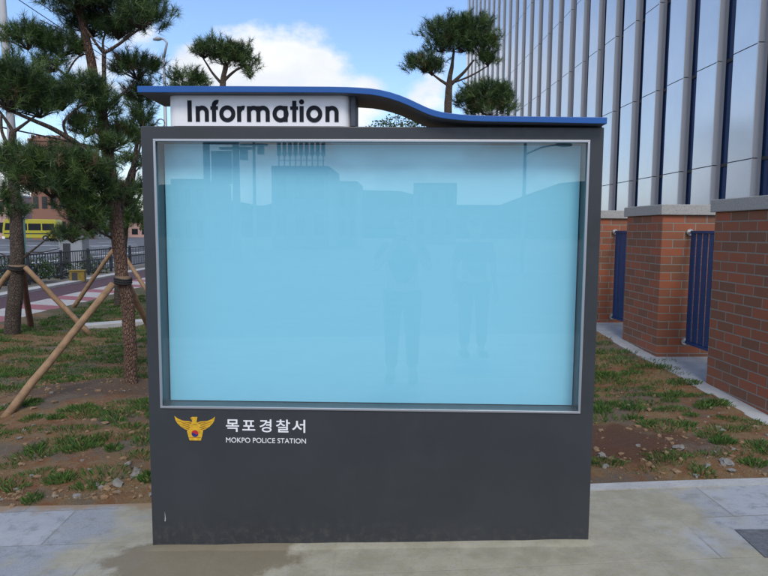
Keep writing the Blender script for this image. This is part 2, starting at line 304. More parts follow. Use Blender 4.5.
def mound(x, y):
    z = 0
    for cx, cy, r, h in ((-2.85, 5.75, .85, .09), (-2.2, 5.0, .6, .05), (-4.6, 13.2, 1.0, .14), (-1.75, 4.2, .45, .06), (-5.6, 9.2, .8, .06)):
        z += h*math.exp(-((x-cx)**2+(y-cy)**2)/(r*r))
    return z
def lawn_z(x, y):
    e = min(1, max(0, (y-edge_y(x))/.5))
    n = noise.noise(Vector((x*1.1, y*1.1, 3)))*.035 + noise.noise(Vector((x*4, y*4, 9)))*.018 + noise.noise(Vector((x*13, y*13, 5)))*.008
    return G(x, y) - .006 + min(1, e*3)*.018 + e*(n+.02+mound(x, y))
WALL = 3.17
ys = [0]; 
while ys[-1] < 36: ys.append(ys[-1]+.045*(1+ys[-1]*.22))
v = []; nx = 150
for t in ys:
    for i in range(nx+1):
        yy = 3.5+t; a = sx_(-6.22, yy); b = sx_(WALL, yy)-.16; x = a+(b-a)*i/nx; y = edge_y(x)+.012+t; v.append((x, y, lawn_z(x, y)))
f = [(j*(nx+1)+i, j*(nx+1)+i+1, (j+1)*(nx+1)+i+1, (j+1)*(nx+1)+i) for j in range(len(ys)-1) for i in range(nx)]
q = MB(); q.add(v, f); tag(q.build('lawn_dirt', M['dirt'], smooth=True), kind='structure')
def strip(name, l0, l1, y0, y1, z, m, h=.3, n=30):
    q = MB()
    for i in range(n):
        a, b = y0+(y1-y0)*i/n, y0+(y1-y0)*(i+1)/n
        vs = [(sx_(l0, a), a, z-h), (sx_(l1, a), a, z-h), (sx_(l1, b), b, z-h), (sx_(l0, b), b, z-h), (sx_(l0, a), a, z), (sx_(l1, a), a, z), (sx_(l1, b), b, z), (sx_(l0, b), b, z)]
        q.add(vs, [(4, 5, 6, 7), (0, 4, 7, 3), (1, 2, 6, 5)]+([(0, 1, 5, 4)] if i == 0 else [])+([(3, 7, 6, 2)] if i == n-1 else []))
    return tag(q.build(name, m), kind='structure')
strip('sidewalk', -7.46, -6.2, -3, 70, -.118, M['stripes'])
strip('bike_lane', -8.62, -7.463, -3, 70, -.114, M['bike'])
strip('kerb', -9.0, -8.623, -3, 70, -.05, M['kerb'])
strip('planting_strip', -10.3, -9.003, -3, 70, -.09, M['earth'])
q = MB(); q.box((-75, -40, -.3), (-10.2, 190, -.16)); tag(q.build('road', M['road']), kind='structure')
q = MB(); q.box((-10.19, -40, -.3), (60, -3.25, -.161)); tag(q.build('road_behind', M['road']), kind='structure')
bpy.data.objects['road_behind'].name = 'side_road'
q = MB()
for lat in (-12.5, -16.2, -16.5, -20, -26, -32):
    for k in range(18):
        y = 12+k*8.0
        if lat in (-16.2, -16.5): y1 = y+8
        else: y1 = y+4.2
        q.add([(sx_(lat, y)-.09, y, -.156), (sx_(lat, y)+.09, y, -.156), (sx_(lat, y1)+.09, y1, -.156), (sx_(lat, y1)-.09, y1, -.156)], [(0, 1, 2, 3)])
for y in (44, 62):
    q.add([(-60, y, -.155), (-13, y, -.155), (-13, y+.5, -.155), (-60, y+.5, -.155)], [(0, 1, 2, 3)])
tag(q.build('road_markings', M['line']), kind='structure')
a_ = -R(2.2); q = MB(); c_ = Vector((1.77, 2.74)); ex_ = Vector((math.cos(a_), math.sin(a_)))*.6; ey_ = Vector((-math.sin(a_), math.cos(a_)))*.27
vs = [(c_.x+u*ex_.x+v_*ey_.x, c_.y+u*ex_.y+v_*ey_.y) for u, v_ in ((0, 0), (1, 0), (1, 1), (0, 1))]
q.add([(x, y, G(x, y)+.004) for x, y in vs], [(0, 1, 2, 3)]); tag(q.build('dark_slab', mat('dark_granite_slab', (.10, .105, .115), .8, noise_amt=.3, noise_scale=30, bump=.2)), kind='structure')
# hill behind the camera, met only in the pane's reflection
BX, BY, BYAW = -.0685, 2.9486, .0238
bu = Vector((math.cos(BYAW), -math.sin(BYAW), 0)); bn = Vector((math.sin(BYAW), math.cos(BYAW), 0)); BO = Vector((BX, BY, 0))
def mirror(P): return P - bn*(2*((P-BO).dot(bn)))
q = MB(); prof = [(-700, 196), (-300, 188), (0, 194), (100, 188), (170, 184), (210, 196), (262, 206), (300, 196), (345, 190), (400, 191), (455, 204), (500, 205), (530, 194), (560, 183), (620, 178), (800, 170), (1300, 190)]
fr = [mirror(at(x, y+noise.noise(Vector((x*.05, 1, 1)))*3, 160)) for x, y in prof]
n = len(fr); vs = [Vector((p.x, p.y, -.32)) for p in fr] + fr + [Vector((p.x*1.25, p.y-120, -.32)) for p in fr]
q.add(vs, [(i, i+1, n+i+1, n+i) for i in range(n-1)]+[(n+i, n+i+1, 2*n+i+1, 2*n+i) for i in range(n-1)]); tag(q.build('hill', M['hill'], smooth=True), kind='structure')
# ------------------------------------------------------------------ the information board
board = empty('information_board', BO, 'charcoal information display board with pale blue backing behind glass and a blue wave roof', 'notice board', rz=-BYAW)
W, ZT, ZB, DEP = 1.083, 2.033, -.10, .21
fl, fr_, fb, ft = -1.0236, 1.0194, .6775, 1.9735
q = MB()
o4 = [(-W, ZB), (W, ZB), (W, ZT), (-W, ZT)]; i4 = [(fl+.006, fb+.006), (fr_-.006, fb+.006), (fr_-.006, ft-.006), (fl+.006, ft-.006)]
vs = [(x, 0, z) for x, z in o4]+[(x, 0, z) for x, z in i4]+[(x, .118, z) for x, z in i4]+[(x, DEP, z) for x, z in o4]
fs = []; ms = []
for k in range(4):
    l = (k+1) % 4; fs += [(k, l, 4+l, 4+k)]; ms += [0]
    fs += [(4+k, 4+l, 8+l, 8+k)]; ms += [1]
    fs += [(l, k, 12+k, 12+l)]; ms += [0]
fs += [(8, 9, 10, 11), (12, 15, 14, 13)]; ms += [1, 0]
q.add(vs, fs); q.m = ms
q.build('cabinet', [M['cabinet'], M['lining']], board, bevel=.004)
q = MB(); t = .011
q.box((fl, -.006, fb), (fr_, .004, fb+t)); q.box((fl, -.006, ft-t), (fr_, .004, ft)); q.box((fl, -.0061, fb+t), (fl+t, .0039, ft-t)); q.box((fr_-t, -.0061, fb+t), (fr_, .0039, ft-t))
q.build('frame_trim', M['silver'], board, bevel=.0015)
q = MB(); q.box((fl+.008, .006, fb+.008), (fr_-.008, .011, ft-.008)); q.build('glass_pane', M['glass'], board)
q = MB(); q.box((fl+.009, .1125, fb+.009), (fr_-.009, .1165, ft-.009)); q.build('back_panel', M['cyan'], board)
q = MB(); q.prism([(-1.0185, .1), (-1.014, .099), (-1.0125, .112), (-1.0145, .132), (-1.017, .150), (-1.0165, .122)], -.0012, .001); q.build('paint_chip', M['kerb'], board)
# roof: profile (x, top, bottom)
rp = [(-1.068, 2.2035, 2.1745), (-.6, 2.2035, 2.1755), (-.182, 2.2015, 2.1745), (-.10, 2.2000, 2.1725), (-.045, 2.1975, 2.1695), (0, 2.1945, 2.1665), (.046, 2.1880, 2.1590), (.092, 2.1775, 2.1480), (.137, 2.1635, 2.1335), (.183, 2.1450, 2.1150), (.228, 2.1240, 2.0945), (.262, 2.1090, 2.0800), (.297, 2.0970, 2.0685), (.330, 2.0895, 2.0620), (.365, 2.0843, 2.0575), (.41, 2.0795, 2.0530), (.456, 2.0760, 2.0495), (.546, 2.0730, 2.0470), (.75, 2.0705, 2.0440), (1.075, 2.0672, 2.0385)]
q = MB(); n = len(rp); y0, y1 = -.06, .27
vs = []
for x, a, b in rp: vs += [(x, y0, b), (x, y0, a), (x, y1, a), (x, y1, b)]
fs = []; ms = []
for i in range(n-1):
    k, l = 4*i, 4*i+4
    fs += [(k, l, l+1, k+1), (k+1, l+1, l+2, k+2), (k+2, l+2, l+3, k+3), (k+3, l+3, l, k)]; ms += [0, 0, 0, 1]
fs += [(0, 1, 2, 3), (4*n-1, 4*n-2, 4*n-3, 4*n-4)]; ms += [0, 0]
q.add(vs, fs); q.m = ms; q.build('roof', [M['blue'], M['soffit']], board, bevel=.002)
# name sign: a box with rounded upright edges between cabinet and roof
x0, x1, z0, z1 = -.952, -.093, 2.034, 2.1735; r = .045; pl = []
for cx, cy, a0 in ((x0+r, .0+r, 180), (x1-r, .0+r, 270), (x1-r, .2-r, 0), (x0+r, .2-r, 90)):
    for k in range(7):
        a = R(a0+15*k); pl.append((cx+r*math.cos(a), cy+r*math.sin(a)))
q = MB(); n = len(pl); q.add([(x, y, z0) for x, y in pl]+[(x, y, z1) for x, y in pl], [(i, (i+1) % n, n+(i+1) % n, n+i) for i in range(n)]+[tuple(range(n-1, -1, -1)), tuple(range(n, 2*n))])
sign = q.build('name_sign', M['white'], board, smooth=False)
q = MB(); q.box((-.0925, -.002, 2.0335), (-.0695, .2, 2.1735)); q.build('roof_post', M['soffit'], board, bevel=.003)
q = MB(); q.tube([(-1.006+.02*math.cos(a), .05, 2.054+.02*math.sin(a)) for a in [math.pi*2*k/14 for k in range(15)]], .003, 6); q.build('lifting_ring', M['pole'], board, smooth=True)
# lettering drawn from bars, rings and arcs (unit = cap height)
class Pen:
    def __init__(s, ox, oz, sx, sz): s.q = MB(); s.k = 0; s.o = (ox, oz, sx, sz)
    def poly(s, pts):
        ox, oz, sx, sz = s.o; s.k += 1; s.q.prism([(ox+x*sx, oz+z*sz) for x, z in pts], -.0022-.00035*(s.k % 4), .001)
    def bar(s, x0, z0, x1, z1): s.poly([(x0, z0), (x1, z0), (x1, z1), (x0, z1)])
    def arc(s, cx, cz, rx, rz, t, a0, a1, n=20):
        A = [R(a0+(a1-a0)*k/n) for k in range(n+1)]
        ox, oz, sx, sz = s.o; s.k += 1; y = -.0022-.00035*(s.k % 4)
        o_ = [(cx+rx*math.cos(a), cz+rz*math.sin(a)) for a in A]; i_ = [(cx+(rx-t)*math.cos(a), cz+(rz-t)*math.sin(a)) for a in A]
        for k in range(n): s.q.prism([(ox+x*sx, oz+z*sz) for x, z in (o_[k], o_[k+1], i_[k+1], i_[k])], y, .001)
# widths measured along the word, cap height 20.9 units
S = .00465; p = Pen(-.8575, 2.0535, S, S); t = 4.15; xh = 15.5
p.bar(0, 0, 4.3, 20.9)
def lower_n(x0, x1):
    rr = (x1-x0)/2; p.bar(x0, 0, x0+t, xh-.2); p.arc((x0+x1)/2, xh-rr+.3, rr, rr, t, 0, 150); p.bar(x1-t, 0, x1, xh-rr+.4)
lower_n(8.3, 21.6)
p.bar(24.8, 0, 28.9, 16.4); p.arc(30.2, 16.1, 5.4, 5.4, t, 72, 180); p.bar(23.3, 11.8, 30.9, 15.2)
p.arc(40.3, 7.8, 8.15, 8.3, t, 0, 360, 36)
p.bar(50.2, 0, 54.3, xh-.2); p.arc(56.6, 8.6, 6.2, 7.2, t, 74, 160)
lower_n(60.2, 73.8); lower_n(69.65, 83.2)
p.arc(94.1, 7.8, 8.1, 8.3, t, 0, 360, 36); p.bar(97.2, 0, 101.3, xh)
p.bar(106, 0, 110.1, 20.6); p.bar(103.9, 11.8, 111.8, 15.2)
p.bar(113.3, 0, 117.4, xh); p.arc(115.35, 19.6, 2.5, 2.5, 2.49, 0, 360, 24)
p.arc(128, 7.8, 8.1, 8.3, t, 0, 360, 36)
lower_n(139.3, 152.6)
p.q.build('lettering', M['ink'], sign)
def glyphs(body, off):
    c = bpy.data.curves.new('lettering', 'FONT'); c.body = body; c.size = 1; c.offset = off; c.extrude = .001
    o = bpy.data.objects.new('lettering', c); COL.objects.link(o); bpy.context.view_layer.update()
    me = bpy.data.meshes.new_from_object(o.evaluated_get(bpy.context.evaluated_depsgraph_get())); bpy.data.objects.remove(o)
    r = [tuple(v.co) for v in me.vertices], [tuple(p_.vertices) for p_ in me.polygons]; bpy.data.meshes.remove(me); return r
def text(name, cells, z0, z1, off, m, parent):           # cells: (characters, left, right)
    q = MB(); raw = [(glyphs(c, off), a, b) for c, a, b in cells]; ys = [v[1] for (vs, _), *_ in raw for v in vs]; lo, hi = min(ys), max(ys)
    for (vs, fs), a, b in raw:
        xl = min(v[0] for v in vs); xr = max(v[0] for v in vs)
        q.add([(a+(v[0]-xl)/(xr-xl)*(b-a), -.0012 if v[2] > 0 else .0005, z0+(v[1]-lo)/(hi-lo)*(z1-z0)) for v in vs], fs)
    return q.build(name, m, parent)
hx = lambda u: -.7041+(u-225.5)*.004912
text('korean_lettering', [(c, hx(a), hx(b)) for c, a, b in zip('목포경찰서', (225.9, 242.3, 259.6, 276, 292.1), (239.1, 255.2, 271.6, 290.1, 305.3))], .5625, .6275, .012, M['letter'], board)
text('english_lettering', [('MOKPO POLICE STATION', -.703, -.309)],   .5085, .5335, 0, M['letter'], board)
# emblem: gold eagle with spread wings over a shield holding a red and blue roundel
E0, EZ, ES = -.8551, .517, .2/615      # emblem traced in 615 units across, its own size 0.2 m
def ep(x, y): return (E0+(x-385)*ES, EZ+(490-y)*ES)
q = MB()
wing = [(75, 118), (130, 160), (200, 188), (300, 195), (350, 215), (350, 330), (290, 340), (230, 318), (165, 275), (120, 230), (92, 185)]
q.prism([ep(x, y) for x, y in wing][::-1], -.0022, .001)
q.prism([ep(770-x, y) for x, y in wing], -.0023, .001)
q.prism([ep(x, y) for x, y in [(318, 142), (345, 128), (425, 128), (418, 165), (412, 200), (430, 235), (420, 300), (350, 300), (340, 235), (345, 185)]][::-1], -.0030, .001)
q.prism([ep(x, y) for x, y in [(262, 345), (325, 300), (385, 268), (445, 300), (508, 345), (492, 420), (470, 490), (300, 490), (280, 420)]][::-1], -.0036, .001)
for s in (1, -1):
    for a, b in (((110, 185), (300, 255)), ((140, 232), (310, 290)), ((180, 275), (300, 318)), ((210, 205), (330, 222))):
        P = [(a[0], a[1]), (b[0], b[1]-6), (b[0], b[1]+6)]; P = P if s == 1 else [(770-x, y) for x, y in P][::-1]
        q.prism([ep(x, y) for x, y in P], -.0034, .0005, 1)
for P in ([(345, 250), (385, 236), (425, 250), (385, 246)], [(290, 440), (480, 440), (478, 446), (292, 446)], [(330, 155), (350, 150), (350, 160)]):
    q.prism([ep(x, y) for x, y in P][::-1], -.0041, .0005, 1)
emb = q.build('eagle_emblem', [M['gold'], M['gold_d']], board)
q = MB(); rr = 52; c0 = (385, 382)
def half(top):
    P = [(c0[0]+rr*math.cos(R(a)), c0[1]-rr*math.sin(R(a))) for a in (np.linspace(0, 180, 17) if top else np.linspace(180, 360, 17))]
    Sx = [(c0[0]-rr+rr*2*k/12, c0[1]-14*math.sin(math.pi*2*k/12)) for k in range(1, 12)]
    return P + (Sx if top else Sx[::-1])
q.prism([ep(x, y) for x, y in half(True)], -.0046, .0005, 0); q.prism([ep(x, y) for x, y in half(False)], -.0047, .0005, 1)
q.build('roundel', [M['red'], M['navy']], emb)
# mortar bed the board stands in
q = MB(); nn = 64; ring = []
for lvl, (gx, gy, gz) in enumerate(((.075, .075, -.010), (.035, .03, .004), (.0, .0, .012), (-.3, -.03, .013))):
    for k in range(nn):
        a = 2*math.pi*k/nn; c, s = math.cos(a), math.sin(a); X = max(-1, min(1, c*1.5))*(W+gx); Y = .105+max(-1, min(1, s*1.5))*(.105+gy)
        j = 1+.05*noise.noise(Vector((c*3, s*3, lvl))); P = BO+bu*X*(1+.02*(j-1))+bn*(.105+(Y-.105)*(j if lvl < 2 else 1)); ring.append((P.x, P.y, G(P.x, P.y)+gz+.006*noise.noise(Vector((P.x*9, P.y*9, 2)))))
q.add(ring, [(l*nn+k, l*nn+(k+1) % nn, (l+1)*nn+(k+1) % nn, (l+1)*nn+k) for l in range(3) for k in range(nn)])
tag(q.build('mortar_bed', M['paving'], smooth=True), kind='structure')
# ------------------------------------------------------------------ brick piers, railings, footing
PTOP = 1.843
def pier(y0, y1, label):
    o = empty('brick_pier', (sx_(WALL, y0), y0, 0), label, 'brick pier', 'brick piers of the wall', rz=math.atan(SK)); L = y1-y0
    q = MB(); q.box((0, 0, -.15), (.62, L, PTOP-.11)); q.build('brickwork', M['brick'], o, bevel=.006, seg=1)
    q = MB(); q.box((-.03, -.03, PTOP-.1095), (.65, L+.03, PTOP)); q.build('coping', M['coping'], o, bevel=.006)
    return o
pier(4.62, 5.58, 'nearest brick pier with granite coping, cut by the right edge of the photo')
pier(6.54, 7.41, 'brick pier between the two blue railings, its orange front face in view')
pier(8.46, 9.35, 'farthest brick pier, half hidden right behind the information board')
def railing(y0, y1, label):
    o = empty('railing', (sx_(WALL, y0)+.29, y0, 0), label, 'railing', 'blue railings between brick piers', rz=math.atan(SK)); L = y1-y0; zb, zt = .38, 1.57
    for z in (zb, zt-.03):
        q = MB(); q.box((-.02, .05, z), (.02, L-.05, z+.03)); q.build('rail', M['rail'], o, bevel=.003)
        for y in (0, L-.05):
            q = MB(); q.cyl((0, y, z+.015), .018, .05, 'y', 12); q.cyl((0, y if y == 0 else L-.012, z+.015), .036, .012, 'y', 12); q.build('bracket', M['chrome'], o, smooth=False)
    k = int((L-.16)/.105)
    for i in range(k+1):
        y = .08+(L-.16)*i/k
        q = MB(); q.box((-.008, y-.0405, zb+.03), (.008, y+.0405, zt-.03)); q.build('picket', M['rail'], o, bevel=.004)
railing(5.58, 6.54, 'dark blue railing with its pickets in view beside the nearest brick pier')
railing(7.41, 8.46, 'dark blue railing seen as a narrow strip in the farther gap between piers')
q = MB(); 
for i in range(24):
    a, b = 4.2+i*.3, 4.2+(i+1)*.3; za, zb_ = G(sx_(WALL, a), a)+.03, G(sx_(WALL, b), b)+.03
    l0, l1 = WALL-.17, WALL+.75
    vs = [(sx_(l0, a), a, za-.3), (sx_(l0, a), a, za), (sx_(l1, a), a, za), (sx_(l0, b), b, zb_-.3), (sx_(l0, b), b, zb_), (sx_(l1, b), b, zb_)]
    q.add(vs, [(0, 1, 4, 3), (1, 2, 5, 4)])
tag(q.build('wall_footing', M['concrete']), kind='structure')
# yard behind the wall
q = MB(); q.box((3.2, 3.6, -.3), (40, 70, .12)); tag(q.build('yard', M['concrete']), kind='structure')
# ------------------------------------------------------------------ curtain wall building
BL = 9.0; PIT = 1.63; FIRST = 14.45
bld = empty('office_building', (sx_(BL, FIRST), FIRST, 0), 'tall office building with pale reflective panels, grey fins and narrow dark blue windows', 'building', rz=math.atan(SK))
nb0, nb1 = -5, 25                     # bays towards the camera (negative) and away
HT = 25.0; JZ = [.1]+[3.26+2.58*k for k in range(9)]; JZ[-1] = min(JZ[-1], HT)
yA, yB = nb0*PIT-.65, nb1*PIT
for k in range(nb0, nb1):
    y0, y1 = k*PIT, k*PIT+PIT-.65
    q = MB()
    for a, b in zip(JZ[:-1], JZ[1:]):
        q.box((0, y0+.012, a+.012), (.06, y1, b-.012), 0)
        q.box((-.035, y0-.03, a+.012), (.10, y0+.011, b-.012), 1); q.box((.1005, y0-.012, a+.002), (.20, y0+.0115, b-.002), 2)
    q.box((.02, y0+.0125, JZ[0]), (.235, y1-.01, JZ[-1]), 3)
    q.build('facade_panel', [M['panel'], M['fin'], M['finlip'], M['joint']], bld)
    q = MB(); q.box((.24, y0-.65, JZ[0]), (.27, y0+.05, JZ[-1]), 0)
    for z in JZ[1:-1]: q.box((.2, y0-.64, z-.04), (.239, y0-.0205, z+.04), 1)
    q.build('window_strip', [M['win'], M['joint']], bld)
q = MB(); q.box((.28, yA, 0), (18, yB, HT)); q.build('wall', M['grey'], bld)
q = MB(); q.box((-.02, yA, HT+.001), (18.02, yB, HT+.5)); q.build('parapet', M['fin'], bld)
# ------------------------------------------------------------------ pine trees
def needles(c, r, dens, L, wd, per, mats_p, out):
    n = max(6, int(dens*math.pi*r[0]*r[2]))
    d = rng.normal(size=(n, 3)); d /= np.linalg.norm(d, axis=1)[:, None]; d[:, 2] = np.where(d[:, 2] < -.35, -d[:, 2]*.6, d[:, 2])
    rad = rng.uniform(.3, 1., n)**.5
    wob = np.array([1+.35*noise.noise(Vector(x)*2.2+Vector(c)*3) for x in d])
    rad = np.where(rng.random(n) < .14, rad*rng.uniform(1.05, 1.4, n), rad)
    pos = np.array(c)+d*np.array(r)*(rad*wob)[:, None]
    sh = d*.55+np.array([0, 0, .75])+rng.normal(size=(n, 3))*.3; sh /= np.linalg.norm(sh, axis=1)[:, None]
    mi = rng.choice(len(mats_p), size=n, p=mats_p)
    P = np.repeat(pos, per, 0); S_ = np.repeat(sh, per, 0); MI = np.repeat(mi, per)
    k = len(P); along = rng.uniform(-.3, .9, k)[:, None]*L
    nd = S_*rng.uniform(.15, 1.0, k)[:, None]+rng.normal(size=(k, 3))*.55; nd /= np.linalg.norm(nd, axis=1)[:, None]
    base = P+S_*along; tip = base+nd*(L*rng.uniform(.7, 1.15, k))[:, None]
    pr = np.cross(nd, rng.normal(size=(k, 3))); pr /= np.linalg.norm(pr, axis=1)[:, None]; pr *= wd/2
    out.append((np.stack([base-pr, base+pr, tip], 1).reshape(-1, 3), MI)); return pos
def pine(label, trunk, branches, pads, dens=620, L=.10, wd=.0042, per=42, group='pine trees', bark='bark', name='pine_tree', depth=.8, probs=(.34, .42, .21, .03), twigs=True, low=()):
    D0 = trunk[0][2]; b0 = at(*trunk[0][:3]); o = empty(name, b0, label, 'tree', group)
    q = MB()
    def path(pl, n=10):
        pts = [at(x, y, D) for x, y, D, r in pl]; rs = [r for *_, r in pl]; P = []; Q = []
        for i in range(len(pts)-1):
            a = pts[max(i-1, 0)]; b = pts[i]; c = pts[i+1]; d = pts[min(i+2, len(pts)-1)]
            for k in range(5):
                u = k/5; P.append(.5*((2*b)+(c-a)*u+(2*a-5*b+4*c-d)*u*u+(3*b-a-3*c+d)*u**3)); Q.append(rs[i]+(rs[i+1]-rs[i])*u)
        P.append(pts[-1]); Q.append(rs[-1]); P = [p-b0+Vector((noise.noise(p*5), noise.noise(p*5+Vector((9, 0, 0))), 0))*.012 for p in P]
        q.tube(P, Q, n); return P
    t0 = trunk[0]; path([(t0[0], t0[1]+8, t0[2], t0[3]*1.25)]+list(trunk))
    q.build('trunk', M[bark], o, smooth=True)
    q = MB(); allp = []
    for br in branches: allp += path(br, 7)
    outl = []; tw = 0
    for px, py, rx, rz, D in pads:
        c = at(px, py, D)-b0; s = D/FPX; r = (rx*s, rx*s*depth, rz*s)
        pos = needles(c, r, dens, L, wd, per, probs, outl)
        if twigs:
            for x in pos[::max(1, len(pos)//14)]: q.tube([Vector(c)-Vector((0, 0, r[2]*.5)), (Vector(c)-Vector((0, 0, r[2]*.2)))*.4+Vector(x)*.6, Vector(x)], [.008, .006, .003], 4)
    if q.v: q.build('branches', M['bark2'], o, smooth=True)
    if low:
        q = MB()
        for br in low: path(br, 7)
        q.build('bare_branches', M['bark2'], o, smooth=True)
    soup('crown', np.concatenate([a for a, _ in outl]), 3, np.concatenate([b for _, b in outl]), [M['n1'], M['n2'], M['n3'], M['n4']], o)
    return o
D = 6.04
pine('tall leaning pine left of the board, its trunk roped to wooden poles',
     [(132, 393, D, .068), (130, 345, D, .064), (127, 300, D, .061), (121, 265, D-.03, .062), (117, 230, D-.05, .062), (112, 190, D-.05, .061), (107, 150, D-.05, .058), (101, 112, D, .050), (94, 78, D, .044), (87, 40, D, .040), (78, 5, D, .034), (70, -30, D, .02)],
     [[(104, 112, D, .022), (104, 80, D-.1, .02), (104, 53, D-.15, .02)], [(104, 53, D-.15, .016), (95, 42, D-.2, .012), (85, 28, D-.2, .008)], [(104, 53, D-.15, .014), (103, 40, D-.1, .01), (108, 25, D-.1, .007)], [(104, 53, D-.15, .016), (122, 42, D-.15, .013), (138, 30, D-.2, .01), (152, 22, D-.2, .006)],
      [(92, 72, D, .018), (76, 82, D-.1, .014), (64, 74, D-.1, .011), (45, 58, D-.1, .007)], [(66, 75, D-.1, .01), (74, 62, D-.1, .008), (82, 54, D-.1, .006)],
      [(113, 188, D, .03), (98, 165, D-.25, .026), (80, 146, D-.45, .024), (55, 130, D-.6, .021), (30, 119, D-.7, .016), (5, 108, D-.75, .01)], [(68, 137, D-.5, .012), (64, 122, D-.5, .012), (78, 108, D-.4, .01), (92, 100, D-.3, .006)],
      [(104, 108, D, .018), (120, 96, D+.1, .014), (138, 80, D+.15, .008)], [(120, 220, D, .022), (126, 185, D+.1, .018), (138, 152, D+.2, .012), (144, 120, D+.2, .006)], [(128, 190, D+.1, .01), (134, 175, D+.1, .008), (146, 160, D+.1, .005)],
      [(114, 215, D, .014), (98, 205, D-.3, .01), (80, 205, D-.4, .006)], [(117, 240, D, .014), (100, 232, D-.2, .01), (88, 222, D-.3, .006)], [(110, 175, D, .018), (85, 172, D-.4, .012), (55, 172, D-.5, .007)]],
     [(112, 10, 52, 24, D), (75, 2, 34, 18, D-.1), (140, 22, 24, 14, D-.2), (92, 30, 24, 14, D+.2), (118, 33, 18, 12, D),
      (28, 42, 26, 15, D-.1), (60, 50, 24, 14, D), (50, 68, 18, 9, D-.1), (80, 52, 8, 8, D),
      (137, 72, 26, 15, D+.2), (82, 90, 25, 12, D-.3), (62, 103, 25, 15, D-.4), (98, 100, 14, 14, D-.1),
      (14, 85, 26, 24, D-.8), (36, 92, 15, 13, D-.7), (8, 104, 22, 14, D-.8), (40, 112, 20, 11, D-.6),
      (104, 112, 15, 14, D-.2), (86, 130, 18, 14, D-.2), (122, 138, 15, 14, D+.2), (140, 96, 13, 11, D+.3), (142, 122, 11, 14, D+.3), (110, 148, 16, 10, D-.2),
      (60, 168, 42, 17, D-.5), (22, 162, 24, 15, D-.6), (86, 172, 24, 16, D-.4), (52, 190, 34, 16, D-.5), (30, 182, 24, 14, D-.6),
      (104, 196, 22, 18, D-.2), (88, 222, 21, 18, D-.3), (75, 205, 18, 15, D-.4), (72, 238, 12, 9, D-.3), (125, 200, 10, 12, D+.1)], dens=900, per=60, wd=.0036, L=.088)
D = 9.13
pine('pine at the left edge, its lower trunk bare between three poles',
     [(11, 341, D, .11), (14, 310, D, .105), (16, 280, D, .10), (17, 250, D, .095), (16, 215, D, .085), (13, 180, D, .07), (12, 150, D, .055), (13, 130, D, .045)],
     [[(13, 132, D, .03), (4, 118, D, .022), (-6, 104, D, .014)], [(13, 132, D, .03), (24, 124, D, .02), (38, 114, D, .012)], [(11, 150, D, .03), (2, 132, D, .022), (1, 115, D, .015)]],
     [(14, 214, 15, 12, D), (2, 200, 16, 14, D), (20, 168, 24, 13, D), (-6, 165, 22, 14, D), (-4, 92, 26, 18, D), (22, 100, 22, 14, D), (42, 108, 14, 10, D), (60, 240, 10, 6, D)], dens=420, L=.12, wd=.006, per=40, bark='bark2', twigs=False, low=[[(17, 262, D, .02), (30, 252, D, .015), (45, 240, D, .01), (56, 226, D, .006)], [(17, 264, D, .016), (6, 256, D, .01), (-8, 250, D, .006)], [(30, 252, D, .01), (44, 252, D, .008), (60, 248, D, .004)]])
D = 12.6
pine('pine standing right behind the roped pine, seen against the board side',
     [(119, 308, D, .10), (120, 270, D, .095), (124, 230, D, .085), (130, 190, D, .07), (136, 150, D, .04), (139, 132, D, .012)],
     [[(126, 215, D, .03), (140, 195, D, .02), (152, 170, D, .012)]],
     [(133, 225, 17, 18, D), (136, 195, 16, 15, D), (128, 165, 14, 13, D), (145, 140, 16, 14, D), (118, 210, 22, 14, D), (105, 235, 20, 12, D), (140, 105, 14, 13, D)], twigs=False, dens=300, L=.13, wd=.008, per=36, bark='bark2')
D = 11.0
pine('small umbrella shaped pine above the left half of the blue roof',
     [(220, 300, D, .09), (221, 200, D, .08), (222, 110, D, .065), (223, 82, D, .052), (225, 68, D, .034), (226, 56, D, .012)],
     [[(223, 85, D, .03), (212, 72, D, .02), (203, 58, D, .012)], [(223, 82, D, .03), (236, 70, D, .02), (250, 64, D, .012)], [(223, 80, D, .025), (228, 66, D, .018), (230, 52, D, .01)]],
     [(216, 52, 19, 11, D), (236, 56, 17, 11, D), (248, 66, 9, 9, D), (204, 55, 9, 7, D), (226, 62, 16, 8, D), (250, 76, 5, 6, D)], dens=420, L=.12, wd=.007, per=40, bark='bark2')
D = 12.0
pine('pine with two foliage clumps on a forked trunk beside the glass building',
     [(446, 300, D, .10), (447, 200, D, .09), (448, 112, D, .075), (449, 86, D, .062), (450, 76, D, .04), (452, 62, D, .015)],
     [[(449, 86, D, .045), (452, 68, D, .035), (454, 50, D, .02)], [(449, 86, D, .04), (462, 74, D, .03), (474, 60, D, .015)], [(449, 86, D, .035), (440, 80, D, .025), (430, 72, D, .012)], [(455, 82, D, .02), (470, 76, D, .018), (488, 66, D, .01)]],
     [(448, 36, 24, 15, D), (470, 30, 22, 13, D), (480, 48, 18, 17, D), (462, 46, 20, 13, D), (424, 67, 19, 11, D), (432, 72, 10, 7, D), (488, 62, 9, 9, D), (440, 48, 14, 8, D)], dens=420, L=.13, wd=.0075, per=42, bark='bark2')
D = 14.0
pine('low dark pine crown between the wave roof and the glass building',
     [(482, 300, D, .10), (482, 200, D, .09), (483, 120, D, .07)], [],
     [(484, 98, 24, 14, D), (470, 104, 14, 10, D), (502, 100, 12, 14, D), (490, 112, 24, 10, D)], dens=340, L=.14, wd=.009, per=38, bark='bark2')
D = 15.0
pine('rounded pine top just above the left end of the blue roof',
     [(188, 300, D, .10), (188, 200, D, .09), (188, 95, D, .06)], [], [(188, 80, 19, 9, D), (186, 95, 22, 10, D), (200, 86, 9, 7, D)], dens=300, L=.14, wd=.009, per=36, bark='bark2')
